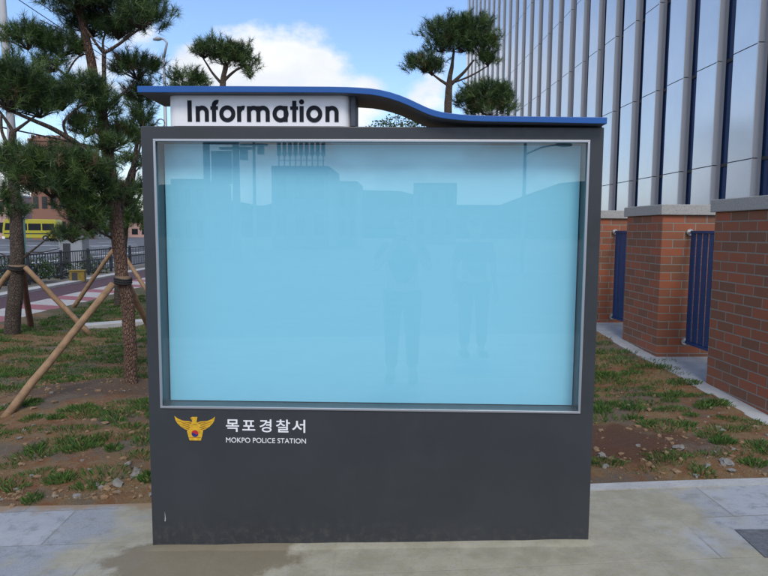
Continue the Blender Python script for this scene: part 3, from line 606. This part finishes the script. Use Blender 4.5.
# a broad tree whose top shows under the wave of the roof
def leafy(name, label, cat, base, pads, D, trunk_r, dens, size, group=None, probs=(.6, .4)):
    b0 = at(*base, D); b0.z = G(b0.x, b0.y)-.02; o = empty(name, b0, label, cat, group); outs = []; mi = []; q = MB()
    for px, py, rx, rz in pads:
        c = at(px, py, D)-b0; s = D/FPX; r = np.array((rx*s, rx*s*.8, rz*s)); n = int(dens*math.pi*r[0]*r[2])
        d = rng.normal(size=(n, 3)); d /= np.linalg.norm(d, axis=1)[:, None]; wob = np.array([1+.45*noise.noise(Vector(x)*2.5+Vector(c)) for x in d])
        P = np.array(c)+d*r*(rng.uniform(.25, 1, n)**.45*wob)[:, None]; a = rng.normal(size=(n, 3)); a /= np.linalg.norm(a, axis=1)[:, None]; b = np.cross(a, rng.normal(size=(n, 3))); b /= np.linalg.norm(b, axis=1)[:, None]
        sz = (size*rng.uniform(.6, 1.2, n))[:, None]
        outs.append(np.stack([P-a*sz, P-b*sz*.45, P+a*sz, P+b*sz*.45], 1).reshape(-1, 3)); mi.append(rng.choice(2, n, p=probs))
        q.tube([(0, 0, 0), Vector(c)*.5+Vector((0, 0, c.z*.1)), c], [trunk_r, trunk_r*.6, trunk_r*.25], 6)
    q.build('trunk' if cat == 'tree' else 'stem', M['bark2'], o, smooth=True); soup('crown' if cat == 'tree' else 'foliage', np.concatenate(outs), 4, np.concatenate(mi), [M['leaf1'], M['leaf2']], o); return o
leafy('broadleaf_tree', 'green leafy tree top showing under the wave of the blue roof', 'tree', (405, 250), [(402, 122, 22, 8), (385, 128, 20, 8), (425, 128, 22, 10), (405, 140, 34, 12)], 26, .16, 300, .075)
# ------------------------------------------------------------------ wooden support poles
def stake(p0, p1, r, label, m='stake'):
    p0, p1 = Vector(p0), Vector(p1); q = MB(); d = p1-p0; pts = [d*k/8+Vector((noise.noise(p0*3+Vector((k*.6, 0, 0))), noise.noise(p0*3+Vector((0, k*.6, 0))), 0))*.012 for k in range(9)]
    q.tube(pts, [r*(1.08-.02*k) for k in range(9)], 10); o = q.build('support_pole', M[m], smooth=True); o.location = p0
    return tag(o, label, 'wooden pole', 'wooden poles propping the pines')
def gz(px, py, D): p_ = at(px, py, D); return Vector((p_.x, p_.y, lawn_z(p_.x, p_.y)-.03))
stake(gz(3, 425, 5.04), at(113, 284, 5.93), .034, 'long bare pole leaning from the bottom left up to the roped pine')
stake(gz(168, 318, 7.0), at(126, 279, 6.1), .034, 'short stub of pole leaning from the roped pine towards the board')
stake(gz(92, 338, 9.3), at(25, 267, 9.1), .040, 'pole leaning right from the edge pine down onto the grass')
stake(gz(-40, 335, 9.0), at(12, 268, 9.05), .040, 'pole leaning left from the edge pine out of the photo')
stake(gz(31, 330, 10.07), at(21, 262, 9.25), .045, 'dark reddish pole standing just right of the edge pine trunk', 'stake2')
stake(gz(72, 311, 12.63), at(113, 250, 12.55), .042, 'thin pole slanting up across the pink paving behind the roped pine')
stake(gz(160, 312, 12.2), at(124, 256, 12.55), .042, 'pole leaning from the hidden rear pine towards the board')
def lash(c, r, label, rise=.035):
    o = empty('rope_lashing', c, label, 'rope', 'lashings round the pine trunks')
    q = MB()
    for k in range(3): q.tube([(r*math.cos(a), r*math.sin(a), .02*k-.02+.008*math.sin(2*a)) for a in [2*math.pi*i/20 for i in range(21)]], .009, 6)
    q.build('cord', M['cord'], o, smooth=True)
    q = MB(); q.tube([(0, 0, -rise), (0, 0, rise*1.4)], [r*.93, r*.9], 16); q.build('jute_wrap', M['jute'], o, smooth=True)
lash(at(123, 281, 6.02), .078, 'black cord and jute lashing round the roped pine trunk')
lash(at(17, 268, 9.13), .125, 'jute and cord lashing round the pine trunk at the left edge')
# ------------------------------------------------------------------ grass, gravel, stones
def nmask(x, y, s, o): return noise.fractal(Vector((x*s, y*s, o)), 1.0, 2.0, 4)
V = []; MI = []
def clump(x, y, r, h, n, tone):
    for _ in range(n):
        a = random.uniform(0, 6.283); u = random.random()**.55; rr = r*u; ex = 1+.5*math.sin(x*31)
        bx, by = x+rr*math.cos(a)*ex, y+rr*math.sin(a)*.55; z = lawn_z(bx, by)-.006; hh = h*(1.1-.6*u)*random.uniform(.5, 1.2); ln = hh*random.uniform(.1, .6)+hh*u*.5
        wd = .00125*random.uniform(.7, 1.4)*(1+.16*max(0, y-4)); a2 = a+random.gauss(0, .9); ca, sa = math.cos(a2), math.sin(a2); c2 = random.uniform(0, 6.283); px_, py_ = math.cos(c2)*wd, math.sin(c2)*wd
        V.extend([(bx-px_, by-py_, z), (bx+px_, by+py_, z), (bx+ca*ln*.4+px_*.8, by+sa*ln*.4+py_*.8, z+hh*.65), (bx+ca*ln, by+sa*ln, z+hh*.95)])
        MI.append(random.choices((0, 1, 2), tone)[0])
y = 3.62; row = 0
while y < 15:
    stp = .205 if y < 7 else .26; x = sx_(-6.1, y)+random.random()*.3
    while x < sx_(WALL, y)-.2:
        x += stp*random.uniform(.75, 1.3)*1.15; yy = y+random.uniform(-.10, .10)
        if abs(x) > .64*yy+.5 or yy < edge_y(x)+.09 or x > sx_(WALL, yy)-.2: continue
        if -1.1 < x < 1.05 and abs(x) < yy*.30: continue
        if ((x-1.5)/.72)**2+((yy-4.25)/.33)**2 < 1: continue
        if ((x+2.7)/.85)**2+((yy-5.8)/.5)**2 < 1: continue
        m_ = nmask(x, yy, 1.3, 4.); keep = .90+.6*m_
        if x > 0: keep += .1+.5*max(0, 1-abs(x-(sx_(WALL, yy)-.35))/.4)
        elif yy > 5.6: keep += .6
        if random.random() > keep: continue
        dens = random.uniform(.3, 1.2)
        clump(x, yy, random.uniform(.085, .18)*(1 if yy < 5.6 else 1.6), random.uniform(.032, .068), int((300 if yy < 6 else 240)*dens), (.62, .33, .05) if random.random() < .75 else (.42, .45, .13))
    y += stp*.88; row += 1
tag(soup('grass', np.array(V), 4, MI, [M['g1'], M['g2'], M['g3']]), 'short patchy grass growing in the dry dirt beside the board', 'grass', kind='stuff')
q = MB(); k = 0
while k < 3400:
    y = 3.55+random.random()**2.2*5; x = random.uniform(sx_(-4.2, y), sx_(WALL, y)-.15)
    if y < edge_y(x)+.06 or abs(x) > .66*y+.5 or abs(x) < .28*y: continue
    if nmask(x, y, 1.1, 20.) < -.02 and random.random() < .75: continue
    s = .004+.020*random.random()**6; q.blob((x, y, lawn_z(x, y)+s*.2), (s*random.uniform(.8, 1.4), s*random.uniform(.8, 1.3), s*.7), 1, .3, random.choices((0, 1, 2), (.12, .2, .68))[0], k); k += 1
tag(q.build('gravel', [M['stone'], M['stone2'], M['clod']]), 'small stones and dirt crumbs strewn over the bare soil', 'gravel', kind='stuff')
def stone(px, py, s, label, m='stone', flat=.6):
    y = 4.0
    for _ in range(30):                       # walk along the sight line to the soil
        p_ = at(px, py, y); y += (p_.z-lawn_z(p_.x, p_.y))*2.2
    s *= .8; q = MB(); q.blob((0, 0, 0), (s, s*.8, s*flat), 2, .32, 0, int(px*7+py)); o = q.build('stone', M[m]); o.location = (p_.x, p_.y, lawn_z(p_.x, p_.y)+s*flat*.35); o.rotation_euler = (0, .2, px*1.7)
    tag(o, label, 'stone', 'stones on the bare soil')
stone(118, 485, .045, 'pale grey stone, biggest of the heap beside the board foot', flat=.7)
stone(107, 489, .036, 'brownish stone in the heap left of the board foot', 'stone2')
stone(97, 486, .026, 'small stone at the left end of the heap by the board')
stone(137, 477, .045, 'upright grey stone leaning against the heap, nearest the board', flat=1.2)
stone(128, 465, .03, 'round stone lying above the heap beside the board')
stone(90, 470, .022, 'light stone alone on bare soil left of the heap')
stone(22, 465, .03, 'ochre stone among grass tufts far left of the board', 'stone2')
stone(105, 424, .035, 'ochre stone on the slope below the roped pine', 'stone2')
stone(12, 507, .028, 'tan stone lying on the paving edge at far left', 'stone2')
stone(40, 416, .03, 'grey stone near the foot of the long leaning pole')
stone(678, 449, .05, 'bluish grey stone at the edge of the dug red soil', flat=.5)
stone(643, 461, .026, 'ochre stone in the row right of the board', 'stone2')
stone(650, 464, .022, 'small brown stone touching the ochre one right of the board', 'stone2')
stone(602, 457, .036, 'pale stone against the right side of the board', flat=.8)
stone(596, 450, .034, 'reddish brown stone behind the pale one at the board side', 'stone2')
stone(601, 431, .026, 'yellowish stone beside the board above the reddish one', 'stone2')
stone(638, 446, .026, 'flat pale stone in the middle of the dug soil', flat=.4)
stone(727, 464, .06, 'large flat stone half sunk near the lower right paving', flat=.45)
stone(722, 431, .03, 'pale grey stone below the concrete footing at right')
stone(605, 467, .032, 'low grey stone nearest the paving right of the board')
# concrete slab lying across the lawn behind the roped pine
a, b = gz(86, 333, 9.77), gz(150, 326, 10.5); q = MB(); d = (b-a); d.z = 0; d.normalize(); nrm = Vector((-d.y, d.x, 0))*.30
vs = [a, b, b+nrm, a+nrm]; q.add([v-Vector((0, 0, .1)) for v in vs]+[v+Vector((0, 0, .09)) for v in vs], [(4, 5, 6, 7), (0, 1, 5, 4), (1, 2, 6, 5), (2, 3, 7, 6), (3, 0, 4, 7)])
tag(q.build('concrete_slab', M['kerb'], bevel=.01), 'pale concrete slab lying on the grass behind the roped pine', 'slab')
# ------------------------------------------------------------------ street side: fence, shrubs, bus, poles, houses
fo = empty('street_fence', (sx_(-9.65, 10), 10, -.09), 'low dark metal fence along the far side of the maroon lane', 'fence', rz=math.atan(SK))
for z in (.12, .5, .86):
    q = MB(); q.box((-.02, 0, z), (.02, 40, z+.04)); q.build('rail', M['metal_d'], fo)
for k in range(21):
    q = MB(); q.box((-.035, k*2-.035, 0), (.035, k*2+.035, .95)); q.build('post', M['metal_d'], fo)
q = MB()
for k in range(240): q.box((-.009, .16+k*.1667-.009, .16), (.009, .16+k*.1667+.009, .86))
q.build('bars', M['metal_d'], fo)
for i, (px, D, lab) in enumerate(((57, 20.5, 'bushy green shrub behind the yellow box by the fence'), (4, 17.6, 'shrub at the left edge in front of the road'), (90, 23, 'shrub in the fence line right of the yellow box'), (36, 18.6, 'dark shrub beside the pale green post'))):
    b = at(px, 262, D); py0 = 262
    leafy('shrub', lab, 'shrub', (px, 275), [(px, 264, 13, 9), (px-9, 270, 10, 9), (px+9, 270, 10, 8), (px, 275, 14, 8)], D, .03, 620, .05, 'shrubs along the street fence', (.7, .3))
def gpt(px, py, D, z=-.12): p_ = at(px, py, D); p_.z = z; return p_
# yellow and black roadside box
o = empty('roadside_box', gpt(78, 281, 19.3, -.1), 'yellow roadside box with black front panel beside the maroon lane', 'box', rz=.3); o.scale = (.72, .72, .72)
q = MB(); q.box((-.3, -.22, 0), (.3, .22, .46)); q.build('body', M['yellow_d'], o, bevel=.02)
q = MB(); q.box((-.2, -.232, .05), (.02, -.2205, .41)); q.build('front_panel', M['metal_d'], o)
q = MB(); q.box((-.33, -.25, .461), (.33, .25, .51)); q.build('lid', M['yellow_d'], o, bevel=.01)
o = empty('signal_cabinet', gpt(75, 266, 24, -.16), 'grey utility cabinet with a dark door beyond the yellow box', 'cabinet')
q = MB(); q.box((-.45, -.3, 0), (.45, .3, 1.35)); q.build('body', M['pole'], o, bevel=.02)
q = MB(); q.box((-.28, -.312, .2), (0, -.301, 1.15)); q.build('door', M['metal_d'], o)
q = MB(); q.box((-.48, -.33, 1.351), (.48, .33, 1.42)); q.build('lid', M['pole'], o)
o = empty('blue_bin', gpt(29, 283, 19.0, -.06), 'small blue plastic bin on the kerb by the maroon lane', 'bin')
q = MB(); q.tube([(0, 0, 0), (0, 0, .32)], [.16, .2], 14); q.build('body', M['bbag'], o)
q = MB(); q.tube([(0, 0, .321), (0, 0, .36), (0, 0, .4)], [.215, .215, .08], 14); q.build('lid', M['bbag'], o)
o = empty('green_post', gpt(24, 280, 19.6, -.1), 'pale green roadside post behind the edge pine', 'post')
q = MB(); q.box((-.09, -.07, 0), (.09, .07, 2.0)); q.build('shaft', M['green'], o, bevel=.02)
q = MB(); q.box((-.13, -.10, 2.001), (.13, .10, 2.1)); q.box((-.12, -.09, 0), (.12, .09, .12)); q.build('cap', M['pole'], o)
# minibus
D = 82.5; bo = gpt(30, 241, D, -.16)
bus = empty('minibus', bo, 'yellow minibus standing on the road, seen between pine branches', 'minibus', rz=.12)
Lb, Hb, Wb = 3.4, 2.95, 2.1
prof = [(-Lb, .45), (Lb, .42), (Lb, 2.6), (Lb-.12, 2.9), (-Lb+.55, 2.95), (-Lb+.2, 2.7), (-Lb+.02, 1.5)]
q = MB(); q.prism(prof, 0, Wb); q.build('body', M['yellow'], bus, bevel=.06)
q = MB(); q.box((-1.9, -.015, 1.45), (-.3, -.003, 2.35)); q.build('side_window', M['dark'], bus)
q = MB(); q.box((-.15, -.015, 1.45), (1.45, -.003, 2.35)); q.build('side_window', M['dark'], bus)
q = MB(); q.box((1.6, -.015, 1.45), (3.1, -.003, 2.35)); q.build('side_window', M['dark'], bus)
q = MB(); q.prism([(-3.1, 1.45), (-2.1, 1.45), (-2.1, 2.4), (-2.95, 2.4)], -.016, -.003); q.build('cab_window', M['dark'], bus)
q = MB(); q.add([(-Lb-.02, .15, 1.5), (-Lb-.02, Wb-.15, 1.5), (-Lb+.17, Wb-.15, 2.62), (-Lb+.17, .15, 2.62), (-Lb+.1, .15, 1.5), (-Lb+.1, Wb-.15, 1.5), (-Lb+.3, Wb-.15, 2.62), (-Lb+.3, .15, 2.62)], [(3, 2, 1, 0), (4, 5, 6, 7), (0, 1, 5, 4), (2, 3, 7, 6), (1, 2, 6, 5), (3, 0, 4, 7)]); q.build('windscreen', M['dark'], bus)
q = MB(); q.box((-Lb-.06, -.03, .3), (-Lb+.3, Wb+.03, .62)); q.build('bumper', M['letter'], bus, bevel=.03)
q = MB(); q.box((-3.2, -.02, .95), (3.2, -.0025, 1.08)); q.build('stripe', M['metal_d'], bus)
for y in (.2, Wb-.5):
    q = MB(); q.box((-Lb-.05, y, .8), (-Lb+.05, y+.3, 1.0)); q.build('headlight', M['letter'], bus)
for x in (-2.2, 2.0):
    for y in (-.05, Wb-.2):
        q = MB(); q.cyl((x, y, .42), .42, .25, 'y', 20); wh = q.build('wheel', M['tyre'], bus)
        q = MB(); q.cyl((x, y-.01 if y < 0 else y+.252, .42), .2, .008, 'y', 14); q.build('rim', M['pole'], wh)
# street lamp
D = 28; b0 = gpt(169, 262, D, -.1); top = at(168.6, 62, D); o = empty('street_lamp', b0, 'grey street lamp with a curled arm rising above the left roof end', 'street lamp')
q = MB(); q.tube([(0, 0, 0), (0, 0, 4), Vector((0, 0, top.z-b0.z+.2))], [.11, .085, .06], 10)
tp = at(167, 43, D)-b0; e1 = at(164, 39.3, D)-b0; e2 = at(160, 38.2, D)-b0
q.tube([Vector((0, 0, top.z-b0.z+.18)), tp, e1, e2], [.06, .05, .045, .04], 8); q.build('pole', M['pole'], o, smooth=True)
q = MB(); q.tube([e2+Vector((.05, 0, -.03)), e2+Vector((-.1, 0, -.02)), e2+Vector((-.3, 0, -.06))], [.06, .10, .04], 10); q.build('lamp_head', M['pole'], o, smooth=True)
q = MB(); a = at(157.5, 62.5, D)-b0; q.tube([a, Vector((.1, 0, a.z))], .03, 6); q.build('cross_arm', M['pole'], o)
# utility pole at the left, its wires
D = 21; b0 = gpt(22, 275, D, -.16); tp = at(-6, -110, D)
up = empty('utility_pole', b0, 'tall pale concrete utility pole at the left edge behind the pines', 'utility pole')
q = MB(); tl = tp-b0; q.tube([(0, 0, 0), tl*.5, tl], [.15, .125, .10], 12); q.build('shaft', M['cpole'], up, smooth=True)
q = MB(); c = tl*.93; q.box(c-Vector((1.0, .05, .05)), c+Vector((1.0, .05, .05))); q.build('cross_arm', M['pole'], up)
for dx in (-.9, -.3, .3, .9):
    q = MB(); q.cyl(c+Vector((dx, 0, .051)), .05, .18, 'z', 8); q.build('insulator', M['letter'], up)
for i, (pa, pb, lab) in enumerate((((8, -18), (330, 180), 'uppermost overhead wire sloping down to the right behind the pine'), ((-2, -14), (320, 185), 'second overhead wire sloping down to the right'), ((40, 20), (420, 175), 'overhead wire passing close to the street lamp top'), ((-5, 126), (330, 180), 'dark overhead cable crossing low behind the left pines'))):
    A, B = at(*pa, 22), at(*pb, 75); q = MB()
    P = [A.lerp(B, t/14)-Vector((0, 0, 1.0*4*(t/14)*(1-t/14)*.5)) for t in range(15)]; q.tube([p_-A for p_ in P], .016 if i < 3 else .03, 5)
    o = q.build('overhead_wire', M['cord'], smooth=True); o.location = A; tag(o, lab, 'wire', 'overhead wires')
# houses across the street
def house(px0, px1, ytop, D, m, label, dep=9, cols=4, rows=2, cren=False, base=-.3):
    a, b = at(px0, 235, D), at(px1, 235, D); top = at((px0+px1)/2, ytop, D).z; wd = b.x-a.x
    o = empty('building', (a.x, D, base), label, 'building', 'buildings across the street'); H = top-base
    q = MB(); q.box((0, 0, 0), (wd, dep, H)); q.build('wall', M[m], o)
    q = MB(); q.box((-.15, -.15, H+.001), (wd+.15, dep+.15, H+.35)); rf = q.build('roof', M['grey'] if not cren else M[m], o)
    if cren:
        for k in range(7):
            q = MB(); x = wd*(k+.3)/7; q.box((x, .2, H+.351), (x+wd*.07, .9, H+.9)); q.build('roof_pillar', M[m], rf)
    fh = H/rows
    for i in range(cols):
        for j in range(rows):
            x = wd*(i+.2)/cols; q = MB(); q.box((x, -.06, fh*(j+.3)), (x+wd*.6/cols, -.002, fh*(j+.78))); q.build('window', M['dark'], o)
    return o
house(-60, 9, 196, 105, 'pink', 'pink plastered house at the left edge beyond the bus', rows=2)
house(8, 30, 205, 118, 'plas', 'cream low house directly behind the bus', rows=2)
house(33, 68, 141, 96, 'rbrick', 'brown brick building with roof pillars above the left pines', rows=4, cren=True)
house(66, 98, 200, 110, 'plas', 'cream house behind the low pine branches', rows=2)
house(98, 118, 206, 125, 'grey', 'grey house behind the trunk of the roped pine', rows=2)
house(120, 160, 214, 130, 'pink', 'pink house seen between pine trunk and board', rows=2)
# ------------------------------------------------------------------ things behind the camera, seen as reflections in the pane
def mgz(px, Dv, z=-.16): p_ = mirror(at(px, 235, Dv)); p_.z = z; return p_
def rbox(name, label, cat, px0, px1, ytop, Dv, dep, m, parts=None, ybot=None):
    a, b = mirror(at(px0, 235, Dv)), mirror(at(px1, 235, Dv)); zt = at((px0+px1)/2, ytop, Dv).z; zb = -.2 if ybot is None else at(px0, ybot, Dv).z
    o = empty(name, (a.x, a.y, zb), label, cat); wd = b.x-a.x; H = zt-zb
    q = MB(); q.box((0, -dep, 0), (wd, 0, H)); q.build('wall', M[m], o)
    for i in range(3):
        for j in range(2):
            q = MB(); q.box((wd*(i+.25)/3, .002, H*(.15+.45*j)), (wd*(i+.75)/3, .05, H*(.42+.45*j))); q.build('window', M['dark'], o)
    return o, wd, H
o, wd, H = rbox('building', 'dark building with rooftop aerials mirrored in the upper left of the glass', 'building', 272, 329, 166, 62, 9, 'grey')
q = MB()
for k in range(9): x = wd*(.06+k*.1); q.box((x-.06, -2, H), (x+.06, -1.9, H+2.6)); q.box((x-.18, -2.1, H+1.2), (x+.18, -1.85, H+2.5))
for z in (.7, 1.4): q.box((wd*.05, -1.98, H+z), (wd*.9, -1.92, H+z+.08))
q.build('aerial_rack', M['pole'], o)
rbox('building', 'low building mirrored beside the one with aerials', 'building', 328, 357, 181, 70, 8, 'grey')
rbox('building', 'flat roofed block mirrored in the middle of the glass', 'building', 413, 456, 183, 85, 9, 'grey')
rbox('building', 'low shop mirrored at the upper left corner of the glass', 'building', 172, 206, 179, 55, 8, 'grey')
o = empty('sign_gantry', mgz(208, 40), 'roadside sign gantry mirrored at the upper left of the glass', 'sign')
h = at(208, 130, 40).z+.16
q = MB(); q.tube([(0, 0, 0), (0, 0, h)], .22, 10); q.build('post', M['pole'], o)
q = MB(); q.box((.3, -.1, h-3.4), (1.6, 0, h-1.3)); q.build('sign_panel', M['cpole'], o)
q = MB(); q.box((.1, -.05, h-.9), (2.0, .0, h-.7)); q.build('arm', M['pole'], o)
for px, Dv, lab in ((237, 38, 'stout utility pole mirrored beside the sign gantry'), (255, 45, 'thin utility pole mirrored right of the sign gantry')):
    o = empty('utility_pole', mgz(px, Dv), lab, 'utility pole'); h = at(px, 125, Dv).z
    q = MB(); q.tube([(0, 0, 0), (0, 0, h)], [.28 if Dv < 40 else .14, .2 if Dv < 40 else .1], 10); q.build('shaft', M['cpole'], o)
    q = MB(); q.box((-1.0, -.05, h-1.3), (1.0, .05, h-1.15)); q.box((.3, -.2, h-1.9), (.7, .2, h-1.15)); q.build('cross_arm', M['pole'], o)
o = empty('street_lamp', mgz(523, 26), 'street lamp mirrored in the upper right of the glass', 'street lamp'); h = at(523, 138, 26).z
q = MB(); q.tube([(0, 0, 0), (0, 0, h)], [.1, .06], 10); q.tube([(0, 0, h-.5), (.7, 0, h-.2), (1.3, 0, h-.1)], .04, 8); q.build('pole', M['pole'], o)
q = MB(); q.tube([(1.25, 0, h-.1), (1.5, 0, h-.08), (1.9, 0, h-.12)], [.05, .13, .05], 8); q.build('lamp_head', M['pole'], o)
# two people, both seen only as faint reflections
def skin_mesh(name, verts, edges, rad, m, parent, sub=2, root=0):
    me = bpy.data.meshes.new(name); me.from_pydata(verts, edges, []); o = bpy.data.objects.new(name, me); COL.objects.link(o)
    md = o.modifiers.new('skin', 'SKIN'); md.use_smooth_shade = True
    sv = me.skin_vertices[0].data if me.skin_vertices else None
    for i, r_ in enumerate(rad):
        sv[i].radius = (r_, r_) if not isinstance(r_, tuple) else r_; sv[i].use_root = i == root
    s_ = o.modifiers.new('sub', 'SUBSURF'); s_.levels = s_.render_levels = sub
    bpy.context.view_layer.update(); me2 = bpy.data.meshes.new_from_object(o.evaluated_get(bpy.context.evaluated_depsgraph_get())); bpy.data.objects.remove(o)
    me2.materials.clear(); me2.materials.append(m); o = bpy.data.objects.new(name, me2); COL.objects.link(o); o.parent = parent; return o
def person(loc, rz, label, arms, shirt, hgt=1.0):
    o = empty('person', loc, label, 'person', rz=rz); o.scale = (hgt,)*3
    V_ = []; E_ = []; R_ = []
    def chain(pts, start=None):
        prev = start
        for x, y, z, r_ in pts:
            V_.append((x, y, z)); R_.append(r_); i = len(V_)-1
            if prev is not None: E_.append((prev, i))
            prev = i
        return prev
    chain([(0, 0, .95, .13), (0, 0, 1.12, .125), (0, .01, 1.3, .14)]); ch = 2
    nk = chain([(0, -.01, 1.42, .075), (0, 0, 1.48, .055), (0, .02, 1.56, .078), (0, .015, 1.64, .098), (0, 0, 1.71, .07)], ch)
    chain([(0, .105, 1.60, .022)], nk-2)                     # nose
    for s in (-1, 1):
        chain([(s*.1, 0, .86, .095), (s*.105, .01, .5, .062), (s*.11, -.02, .1, .045), (s*.115, .02, .045, .042), (s*.125, .15, .03, .032)], 0)
        chain([(s*.095, .0, 1.61, .02)], nk-1)               # ear
        sh, el, wr, pm = arms[0 if s < 0 else 1]
        w_ = chain([(s*.18, 0, 1.38, .062), (*el, .043), (*wr, .03)], ch); d = (Vector(pm)-Vector(wr)); p_ = chain([(*pm, .036)], w_)
        dn = d.normalized(); sd_ = dn.cross(Vector((0, 0, 1))) if abs(dn.z) < .9 else Vector((1, 0, 0)); sd_.normalize(); up_ = sd_.cross(dn)
        for k, ln in enumerate((.07, .085, .08, .06)):
            a = Vector(pm)+dn*.03+sd_*(k-1.5)*.019; b = a+dn*ln*.55; c = b+dn*ln*.35-up_*ln*.35; chain([(*a, .010), (*b, .009), (*c, .008)], p_)
        a = Vector(pm)-dn*.02+sd_*-.035; chain([(*a, .012), (*(a-sd_*.02+dn*.035), .010), (*(a-sd_*.02+dn*.06), .008)], p_)
    skin_mesh('body', V_, E_, R_, M['skin'], o)
    v = [(0, 0, .97), (0, 0, 1.12), (0, .01, 1.3), (0, -.01, 1.40)]; e = [(0, 1), (1, 2), (2, 3)]; r_ = [.15, .145, .16, .095]
    for s in (-1, 1):
        sh, el, wr, pm = arms[0 if s < 0 else 1]; k = len(v); v += [(s*.18, 0, 1.38), tuple(Vector((s*.18, 0, 1.38)).lerp(Vector(el), .75))]; r_ += [.08, .066]; e += [(2, k), (k, k+1)]
    skin_mesh('shirt', v, e, r_, M[shirt], o)
    v = [(0, 0, .96)]; e = []; r_ = [.148]
    for s in (-1, 1):
        k = len(v); v += [(s*.1, 0, .86), (s*.105, .01, .5), (s*.11, -.02, .11)]; e += [(0, k), (k, k+1), (k+1, k+2)]; r_ += [.115, .082, .068]
    skin_mesh('trousers', v, e, r_, M['trouser'], o)
    q = MB(); q.blob((0, -.012, 1.685), (.098, .108, .085), 3, .06, 0, 3); q.build('hair', M['hair'], o, smooth=True)
    for s in (-1, 1):
        q = MB(); q.blob((s*.033, .108, 1.64), (.012, .006, .007), 1, 0, 0, 1); q.build('eye', M['cord'], o)
        q = MB(); q.box((s*.118-.05, -.1, 0), (s*.118+.05, .2, .075)); q.build('shoe', M['cord'], o, bevel=.03)
    q = MB(); q.box((-.022, .098, 1.545), (.022, .106, 1.553)); q.build('mouth', M['rear_red'], o); return o
hold = [((-.18, 0, 1.38), (-.27, .1, 1.16), (-.1, .26, 1.40), (-.06, .32, 1.45)), ((.18, 0, 1.38), (.27, .1, 1.16), (.1, .26, 1.40), (.06, .32, 1.45))]
hang = [((-.18, 0, 1.38), (-.25, -.03, 1.1), (-.26, .06, .87), (-.26, .09, .78)), ((.18, 0, 1.38), (.25, -.03, 1.1), (.26, .06, .87), (.26, .09, .78))]
person((.03, -.46, G(0, -.46)), 0, 'person in a dark shirt holding a small camera up, faintly mirrored in the glass', hold, 'shirt')
o = empty('compact_camera', (.03, -.07, 1.48), 'small dark camera held up by the mirrored person', 'camera')
q = MB(); q.box((-.05, -.02, -.03), (.05, .005, .03)); q.build('body', M['metal_d'], o, bevel=.004)
q = MB(); q.cyl((.01, .0055, 0), .02, .015, 'y', 16); q.build('lens', M['dark'], o)
p2 = mirror(at(474, 300, 7.5)); person((p2.x, p2.y, G(p2.x, p2.y)), -.1, 'person in a grey shirt standing with arms down, faintly mirrored right of the other', hang, 'shirt2', .97)
bpy.context.view_layer.update()
